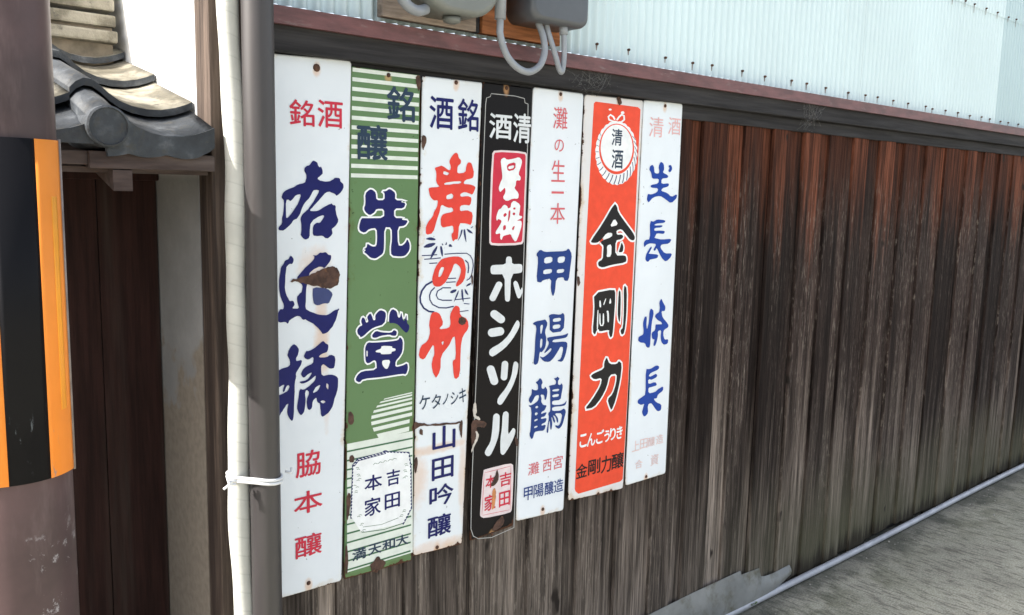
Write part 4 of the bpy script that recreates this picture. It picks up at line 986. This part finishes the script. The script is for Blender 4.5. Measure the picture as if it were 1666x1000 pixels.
guard = thing('striped_guard', 'black and orange striped warning guard wrapped round the brown pole', 'pole guard', (PX, PY, 1.075))
def guard_mat(name, col, rough):
    t = NT(name); n = t.noise(4, detail=5, rough=.6)
    c = t.scale(col, t.ramp(n, .3, .7, .9, 1.08))
    sc = t.noise(1.0, 60, 60, 18, 5, .75, off=6); x, y, z = t.sep()
    c = t.mix(t.math('MULTIPLY', t.ramp(sc, .60, .68), t.ramp(z, .12, .03)), c, (.22, .26, .30))
    t.bump(t.noise(1.0, 9, 9, 2, 2, .5), .15, .004)
    return t.done(c, rough, 0, .1)
m_gor = guard_mat('orange guard sheet', (.80, .26, .045), .4); m_gbk = guard_mat('black guard sheet', (.0065, .0065, .008), .45)
m_gye = guard_mat('painted yellow highlight', (.84, .34, .045), .3)
def shell(bb, a0, a1, r0, r1, z0, z1, n):
    """curved sheet between two angles (0 = towards the alley, + = towards the house corner)"""
    def P(a, r, z): return (r * sin(radians(a)), -r * cos(radians(a)), z)
    inn = [[bb.bm.verts.new(P(a0 + (a1 - a0) * i / n, r, z)) for i in range(n + 1)] for r in (r0, r1) for z in (z0, z1)]
    for i in range(n):
        for (p, q) in ((2, 3), (1, 0), (3, 1), (0, 2)):
            f = bb.bm.faces.new((inn[p][i], inn[p][i + 1], inn[q][i + 1], inn[q][i])); f.smooth = (p, q) in ((2, 3), (1, 0))
    for i in (0, n): bb.bm.faces.new((inn[0][i], inn[2][i], inn[3][i], inn[1][i]))
a = 56.0; kk = 0
while a > -250:
    wd = 32.6 if kk % 2 == 0 else 37.0
    b = B(); shell(b, a - wd, a, .0815, .0862 if kk % 2 == 0 else .0858, 0.0, .478, 8)
    b.build('orange_stripe' if kk % 2 == 0 else 'black_stripe', m_gor if kk % 2 == 0 else m_gbk, guard)
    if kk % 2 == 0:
        b = B(); shell(b, a - 17, a - 9, .0862, .0867, .095, .40, 4); b.build('highlight_strip', m_gye, guard)  # highlight on the orange, painted as a lighter yellow strip
    a -= wd; kk += 1
b = B()
for zz in (.0, .478): 
    pass
b.tube([(.0862 * sin(radians(57.2)), -.0862 * cos(radians(57.2)), z) for z in (-.002, .48)], .0022, 8)
b.build('edge_trim', weathered('grey trim', (.20, .17, .16), .5, .3, 30), guard)

# ------------------------------------------------------------------ gate with tiled roof
gate = thing('gate', 'dark wooden gate under a small grey tiled roof, between the pole and the plank wall', 'gate', (.4, .24, 0))
GL = Vector((-.4, -.24, 0))
def gpart(bb, name, mats, **k): return bb.build(name, mats, gate, GL, **k)
m_door = wood_dark('dark stained door boards', (.020, .0085, .007), 6, 6, .35, (.038, .027, .023), .5, .85)
b = B(); xx = .14; k = 0
for w in (.13, .125, .13, .122):
    b.box(xx + .001, min(xx + w - .001, .646), .240 + .002 * (k % 2), .262, .0, 1.66, bev=.0015); xx += w; k += 1
gpart(b, 'door', m_door)
b = B(); b.box(.055, .135, .085, .28, 0, 1.60, bev=.003); gpart(b, 'gate_shade_post', m_door)  # unseen post, set forward to keep sun off the corner post
def tile_mat(name, col, warm, lo):
    t = NT(name)
    n = t.noise(11, detail=6, rough=.62); n2 = t.noise(40, detail=5, rough=.7, off=5)
    c = t.scale(col, t.ramp(n, .3, .7, .55, 1.35))
    c = t.mix(t.ramp(n, lo, lo + .2), c, warm)
    c = t.mix(t.math('MULTIPLY', t.ramp(n2, .54, .68), .7), c, (.05, .048, .042))
    t.bump(t.math('ADD', n2, t.math('MULTIPLY', n, 2)), .6, .004)
    return t.done(c, .62, 0, .35)
m_tile = tile_mat('smoked grey roof tile', (.036, .042, .050), (.14, .15, .16), .52)
m_tile_warm = tile_mat('dusty lichened roof tile', (.150, .135, .100), (.27, .25, .20), .42)
RX0, RX1 = .1405, .6445
TW = .218
def roofz(y): return 1.583 + .335 * (y + .085) if y < .02 else 1.6182 + .335 * (y - .02)
def prof(u):
    """S-shaped pantile section, u 0..1 left to right: roll on the left then a shallow trough"""
    if u < .24: return .026 * math.sin(pi * (u / .24) * .5 + pi * .5 * 0) if u < .12 else .026 * (.5 + .5 * cos(pi * (u - .12) / .24)) + .0
    return 0
PR = [(0, .012), (.05, .024), (.11, .031), (.17, .030), (.23, .022), (.30, .008), (.38, -.004), (.48, -.012), (.60, -.016), (.72, -.0155), (.84, -.010), (.93, -.003), (1.0, .004)]
def tile(bb, x1, y0, y1, zf, lift, th=.0125, mi=0, warm=1):
    """one pantile with its right edge at x1, front edge at y0; zf(y) is the bed height"""
    n = len(PR); rows = []
    for (yy, dz) in ((y0, lift), ((y0 + y1) / 2, lift * .5), (y1, 0.0)):
        top = [bb.bm.verts.new((x1 - TW + TW * u, yy, zf(yy) + dz + h)) for u, h in PR]
        bot = [bb.bm.verts.new((x1 - TW + TW * u, yy, zf(yy) + dz + h - th)) for u, h in PR]
        rows.append((top, bot))
    for r in range(2):
        (t0, b0), (t1, b1) = rows[r], rows[r + 1]
        for i in range(n - 1):
            f = bb.bm.faces.new((t0[i], t0[i + 1], t1[i + 1], t1[i])); f.smooth = True; f.material_index = 1 if i >= 5 and warm else 0
            f = bb.bm.faces.new((b0[i + 1], b0[i], b1[i], b1[i + 1])); f.smooth = True
        for e in (0, n - 1):
            bb.bm.faces.new((t0[e], t1[e], b1[e], b0[e]))
    for (t, q) in (rows[0], rows[2]):
        for i in range(n - 1):
            f = bb.bm.faces.new((t[i], t[i + 1], q[i + 1], q[i]))
zbed = lambda y: 1.612 + .335 * (y + .02)
b = B()
for c in range(2):
    xr = RX1 - c * TW
    for (ya, yb) in ((.015, .30), (.222, .46), (.415, .62)):
        tile(b, xr, ya, yb, lambda y: zbed(y), .024, .013)
gpart(b, 'pantiles', [m_tile, m_tile_warm])
# eave tiles: trough with a deep scalloped front and a round end cap on the roll
for c in range(2):
    xr = RX1 - c * (TW - .010); b = B()
    tile(b, xr, -.083, .12, lambda y: 1.5945 + .335 * (y + .085) - (.004 if c else 0), .0, .016, warm=0)
    # front apron
    def zt(u):
        for (u0, h0), (u1, h1) in zip(PR, PR[1:]):
            if u <= u1: return h0 + (h1 - h0) * (u - u0) / (u1 - u0)
        return PR[-1][1]
    n = 40; tp = []; bt = []
    for i in range(n + 1):
        u = .14 + .86 * i / n
        if c: low = -.034
        else: low = -.048 - .006 * abs(sin(u * 10.5)) + (.022 * max(0, (u - .86) / .14) ** 1.5)
        tp.append((xr - TW + TW * u, 1.594 + zt(u) + .0008)); bt.append((xr - TW + TW * u, 1.594 + low))
    b.prism(bt + tp[::-1], 'y', -.088, -.074)
    if c == 0:
        # round end cap with a raised rim
        cx, cz, rr = xr - TW + TW * .14, 1.590, .0350
        ring = lambda r, y: [(cx + r * cos(2 * pi * i / 28), y, cz + r * sin(2 * pi * i / 28)) for i in range(28)]
        prev = None
        for (r, y) in ((rr * 1.04, .06), (rr * 1.02, -.084), (rr, -.098), (rr * .90, -.100), (rr * .86, -.0965), (rr * .3, -.0965)):
            cur = [b.bm.verts.new(p) for p in ring(r, y)]
            if prev:
                for i in range(28):
                    f = b.bm.faces.new((prev[i], prev[(i + 1) % 28], cur[(i + 1) % 28], cur[i])); f.smooth = y > -.09
            prev = cur
        b.bm.faces.new(prev)
    gpart(b, 'eave_tile', m_tile)
# ridge of stacked flat tiles
b = B()
for i, (yy, z0, w) in enumerate(((.50, 1.800, .10), (.51, 1.836, .095), (.515, 1.872, .09), (.52, 1.908, .085), (.525, 1.944, .08))):
    for xa, xb in ((.141, .375), (.379, .634)):
        b.box(xa + (i % 2) * .004, xb - R.uniform(0, .006), yy - w, yy + w, z0, z0 + .026, bev=.005, rot=R.uniform(-.01, .01))
b.tube([(.141, .525, 1.985), (.634, .525, 1.985)], .06, 16)
gpart(b, 'ridge', m_tile_warm)
b = B(); b.box(.15, .625, .43, .56, 1.70, 1.85); gpart(b, 'ridge_bed', weathered('clay bedding', (.20, .17, .13), .9, .4, 20))
m_eave = wood_dark('weathered eave timber', (.060, .045, .042), .5, 4, 4, (.15, .125, .115), .5, .75)
b = B(); b.box(.43, .6475, -.079, -.052, 1.519, 1.5485, bev=.002); b.box(.15, .43, -.070, -.045, 1.525, 1.5485, bev=.002); gpart(b, 'eave_board', m_eave)
b = B()
b.prism([(-.05, 1.522), (.5, 1.700), (.5, 1.688), (-.05, 1.512)], 'x', .15, .645); gpart(b, 'roof_boarding', m_eave)
for xx in (.185, .483):
    b = B(); b.prism([(-.078, 1.481), (-.078, 1.517), (.48, 1.690), (.48, 1.650)], 'x', xx - .016, xx + .016); gpart(b, 'rafter', m_eave)
b = B(); b.box(.15, .6475, .225, .285, 1.50, 1.58, bev=.003); gpart(b, 'lintel', m_door)

# low fence continuing left of the gate
b = B(); xx = -2.6
while xx < .05:
    w = R.uniform(.12, .16); b.box(xx + .002, min(xx + w, .058) - .002, .245 + R.uniform(0, .004), .262, .0, 1.34 + R.uniform(-.008, .008), bev=.002); xx += w
fence = b.build('plank_fence', m_door); tag(fence, 'low dark plank fence beyond the tiled gate, behind the brown pole', 'fence')

# ------------------------------------------------------------------ meters, their boards and conduits under the top edge
m_mgrey = weathered('grey green meter paint', (.150, .160, .150), .45, .12, 10, .05)
m_mdark = weathered('dark grey meter paint', (.070, .076, .086), .4, .12, 10, .05)
m_cond = weathered('grey conduit plastic', (.235, .255, .285), .45, .12, 20)
bd = B(); bd.box(1.043, 1.300, -.030, -.0075, 1.8625, 2.25, bev=.002)
o = bd.build('meter_board', wood_dark('pale dusty board', (.24, .195, .165), .6, 5, 5, (.30, .26, .23), .5, .7)); tag(o, 'pale dusty wooden board behind the round bottomed meter', 'mounting board', 'meter mounting boards')
bd = B(); bd.box(1.3185, 1.572, -.030, -.0075, 1.8625, 2.25, bev=.002)
o = bd.build('meter_board', wood_dark('orange brown board', (.27, .105, .045), .5, 6, 6, (.13, .06, .035), .52, .72)); tag(o, 'orange brown wooden board behind the dark square meter', 'mounting board', 'meter mounting boards')
bd = B(); bd.box(1.302, 1.3165, -.022, -.0075, 1.8625, 2.25, bev=.001)
o = bd.build('gap_shade', m_beam); tag(o, 'narrow dark strip standing for the shade in the gap between the two meter boards', 'gap_shade')  # dark strip put in for the shade between the boards

def rbox(bb, x0, x1, y0, y1, z0, z1, rb, rt, mi=0, n=8):
    """box whose lower corners are rounded with rb and upper with rt, softened front edge"""
    def outline(ins):
        X0, X1, Z0, Z1 = x0 + ins, x1 - ins, z0 + ins, z1 - ins; o = []
        for (cx, cz, r, a0) in ((X0 + rb, Z0 + rb, rb, pi), (X1 - rb, Z0 + rb, rb, 1.5 * pi), (X1 - rt, Z1 - rt, rt, 0), (X0 + rt, Z1 - rt, rt, .5 * pi)):
            for i in range(n + 1): o.append((cx + r * cos(a0 + .5 * pi * i / n), cz + r * sin(a0 + .5 * pi * i / n)))
        return o
    prev = None
    for (ins, y) in ((0, y1), (0, y0 + .014), (.002, y0 + .006), (.007, y0 + .001), (.012, y0)):
        cur = [bb.bm.verts.new((p[0], y, p[1])) for p in outline(ins)]
        if prev:
            for i in range(len(cur)):
                f = bb.bm.faces.new((prev[i], prev[(i + 1) % len(cur)], cur[(i + 1) % len(cur)], cur[i])); f.smooth = True
        else: bb.bm.faces.new(cur[::-1])
        prev = cur
    bb.bm.faces.new(prev)
mt = thing('electric_meter', 'grey green electric meter with rounded bottom above the signs', 'meter', (1.19, -.08, 1.87), 'electric meters above the signs')
ML = Vector((-1.19, .08, -1.87))
b = B(); rbox(b, 1.083, 1.298, -.125, -.031, 1.8745, 2.13, .075, .03); b.build('housing', m_mgrey, mt, ML)
b = B(); b.tube([(1.19, -.135, 2.02), (1.19, -.150, 2.02), (1.19, -.165, 2.02)], [.085, .083, .055], 28); b.build('dial_cover', m_mgrey, mt, ML)
b = B(); b.tube([(1.188, -.085, 1.872), (1.188, -.085, 1.862), (1.188, -.085, 1.858)], [.021, .019, .008], 16); b.build('terminal_knob', m_mgrey, mt, ML)
mt = thing('electric_meter', 'dark grey square electric meter with rounded corners above the black sign', 'meter', (1.48, -.08, 1.89), 'electric meters above the signs')
ML = Vector((-1.48, .08, -1.89))
b = B(); rbox(b, 1.391, 1.581, -.125, -.031, 1.8935, 2.16, .026, .026); b.build('housing', m_mdark, mt, ML)
b = B(); b.box(1.42, 1.55, -.129, -.1255, 1.98, 2.11, bev=.001); b.build('window', weathered('meter window glass', (.05, .06, .065), .1, .1, 8), mt, ML)
def conduit(name, label, pts, r, collars=()):
    o = thing(name, label, 'conduit', pts[0], 'grey conduits under the meters'); L = -Vector(pts[0])
    b = B(); b.tube(spline(pts, 10), r, 14); b.build('tube', m_cond, o, L)
    for (p, q, rr) in collars:
        b = B(); b.tube([p, q], rr, 18); b.build('collar', m_cond, o, L)
conduit('conduit', 'grey conduit hanging in a wide loop between the two meters', [(1.3145, -.10, 2.10), (1.3145, -.10, 1.885), (1.3155, -.10, 1.850), (1.334, -.10, 1.810), (1.366, -.10, 1.784), (1.405, -.10, 1.776), (1.440, -.10, 1.794), (1.457, -.098, 1.828), (1.456, -.092, 1.866), (1.447, -.082, 1.900)], .0082,
        [((1.3145, -.10, 2.11), (1.3145, -.10, 1.884), .0130)])
conduit('conduit', 'thinner grey conduit bent in a narrow hanging loop beside the wide one', [(1.470, -.085, 1.90), (1.474, -.095, 1.868), (1.490, -.10, 1.826), (1.506, -.10, 1.792), (1.516, -.10, 1.790), (1.5205, -.10, 1.825), (1.5185, -.10, 1.868), (1.517, -.098, 1.90)], .0068,
        [((1.5175, -.099, 1.876), (1.517, -.098, 1.903), .0105)])
conduit('conduit', 'grey conduit curving into the side of the round bottomed meter', [(1.031, -.10, 2.2), (1.034, -.10, 1.93), (1.043, -.10, 1.895), (1.063, -.10, 1.876), (1.090, -.095, 1.871), (1.118, -.085, 1.880)], .0115)

# ------------------------------------------------------------------ foot of the wall
b = B(); b.tube([(x_, -.006 - .002 * sin(x_ * 2.3), .0185 + .0015 * sin(x_ * 3.1)) for x_ in [.75 + .35 * i for i in range(25)]], .0125, 16)
o = b.build('ground_pipe', weathered('grey galvanised pipe', (.36, .37, .40), .4, .18, 14, dirt=(.2, .2, .2), dirt_lo=.6, dirt_hi=.8)); tag(o, 'thin pale grey pipe lying along the foot of the plank wall', 'pipe')
# torn metal strip leaning on the boards
top = [(.75, .158), (1.3, .155), (1.8, .152), (2.08, .151), (2.30, .155), (2.573, .159), (2.580, .142), (2.640, .139), (2.694, .135), (2.701, .101), (2.735, .092), (2.785, .087), (2.843, .087), (2.905, .088)]
bot = [(.75, .006), (1.3, .006), (1.8, .006), (2.08, .006), (2.30, .006), (2.573, .006), (2.580, .006), (2.640, .008), (2.694, .014), (2.701, .015), (2.735, .020), (2.785, .030), (2.843, .044), (2.892, .058)]
b = B(); n = 6; F = []
for (tx, tz), (bx, bz) in zip(top, bot):
    col_ = []
    for j in range(n + 1):
        t = j / n; zz = tz + (bz - tz) * t
        col_.append((tx + (bx - tx) * t, .005 - .016 * t - .012 * sin(pi * t) * .6 + .002 * sin(tx * 9), zz))
    F.append(col_)
for side in (0, 1):
    V = [[b.bm.verts.new((p[0], p[1] + .0012 * side, p[2])) for p in c] for c in F]
    for i in range(len(V) - 1):
        for j in range(n):
            f = b.bm.faces.new((V[i][j], V[i + 1][j], V[i + 1][j + 1], V[i][j + 1])); f.smooth = True
o = b.build('metal_strip', weathered('dull galvanised sheet', (.215, .22, .215), .55, .22, 7, .1, metal=.25, dirt=(.10, .095, .065), dirt_lo=.45, dirt_hi=.7)); tag(o, 'torn dull metal strip bent against the foot of the plank wall', 'metal strip')

# cobwebs: a few dusty strands each
def cobweb(cx, cz, w, h, n, label, seed):
    r = random.Random(seed); b = B()
    for i in range(n):
        x0 = cx + r.gauss(0, w * .45); z0 = cz + r.uniform(.2, .55) * h
        x1 = cx + r.gauss(0, w * .38); z1 = cz - r.uniform(-.2, .55) * h
        y0 = -.024 - r.random() * .012; y1 = -.002 - .02 * r.random()
        b.tube(spline([(x0, y0, z0), ((x0 + x1) / 2 + r.uniform(-.006, .006), (y0 + y1) / 2 - .006, (z0 + z1) / 2 - .006), (x1, y1, z1)], 3), r.uniform(.00012, .00030), 4, cap=False)
    for i in range(n):
        x0 = cx + r.gauss(0, w * .4); z0 = cz + r.gauss(0, h * .25); b.tube([(x0, -.028, z0), (x0 + r.uniform(-.012, .012), -.026, z0 + r.uniform(-.01, .01))], r.uniform(.0002, .0005), 4)
    o = b.build('cobweb', weathered('dusty web', (.15, .15, .15), .9, .2, 30)); tag(o, label, 'cobweb', 'cobwebs under the flashing')
cobweb(2.79, 1.775, .08, .10, 34, 'dusty cobweb hanging from the beam over the bare planks', 5)
cobweb(1.70, 1.785, .09, .06, 36, 'dusty cobweb on the beam between the conduits and the orange sign', 6)

# grit and crumbs lying along the pipe and on the concrete
b = B(); rg = random.Random(4)
for i in range(260):
    x_ = rg.uniform(2.2, 7.5); y_ = -.03 - abs(rg.gauss(0, .16)); r_ = rg.uniform(.0012, .0034) * (1.5 if rg.random() < .1 else 1)
    r = bmesh.ops.create_icosphere(b.bm, subdivisions=1, radius=r_)
    sc = Vector((rg.uniform(.7, 1.5), rg.uniform(.7, 1.5), rg.uniform(.5, .9)))
    for v in r['verts']: v.co = Vector((v.co.x * sc.x, v.co.y * sc.y, v.co.z * sc.z)) * rg.uniform(.85, 1.15) + Vector((x_, y_, r_ * .4))
o = b.build('gravel', weathered('pale grit', (.28, .27, .24), .9, .5, 90)); o['kind'] = 'stuff'; tag(o, 'loose grit along the foot of the wall', 'gravel')
# small weed between strip and pipe
b = B(); rw = random.Random(9)
for i in range(16):
    a = rw.uniform(0, 2 * pi); l = rw.uniform(.006, .014); x_, y_ = 2.64 + rw.gauss(0, .010), -.021 + rw.gauss(0, .003)
    d = Vector((cos(a), sin(a) * .5 - .4, 1.1)).normalized(); sd = Vector((-sin(a), cos(a), 0)) * l * .32
    p0 = Vector((x_, y_, .022)); p1 = p0 + d * l * .55; p2 = p0 + d * l + Vector((cos(a), sin(a), 0)) * l * .3
    vs = [b.bm.verts.new(p) for p in (p0, p1 + sd, p2, p1 - sd)]; b.bm.faces.new(vs)
o = b.build('weed', weathered('weed leaf', (.06, .11, .03), .6, .3, 60)); tag(o, 'tiny green weed beside the torn metal strip', 'plant')
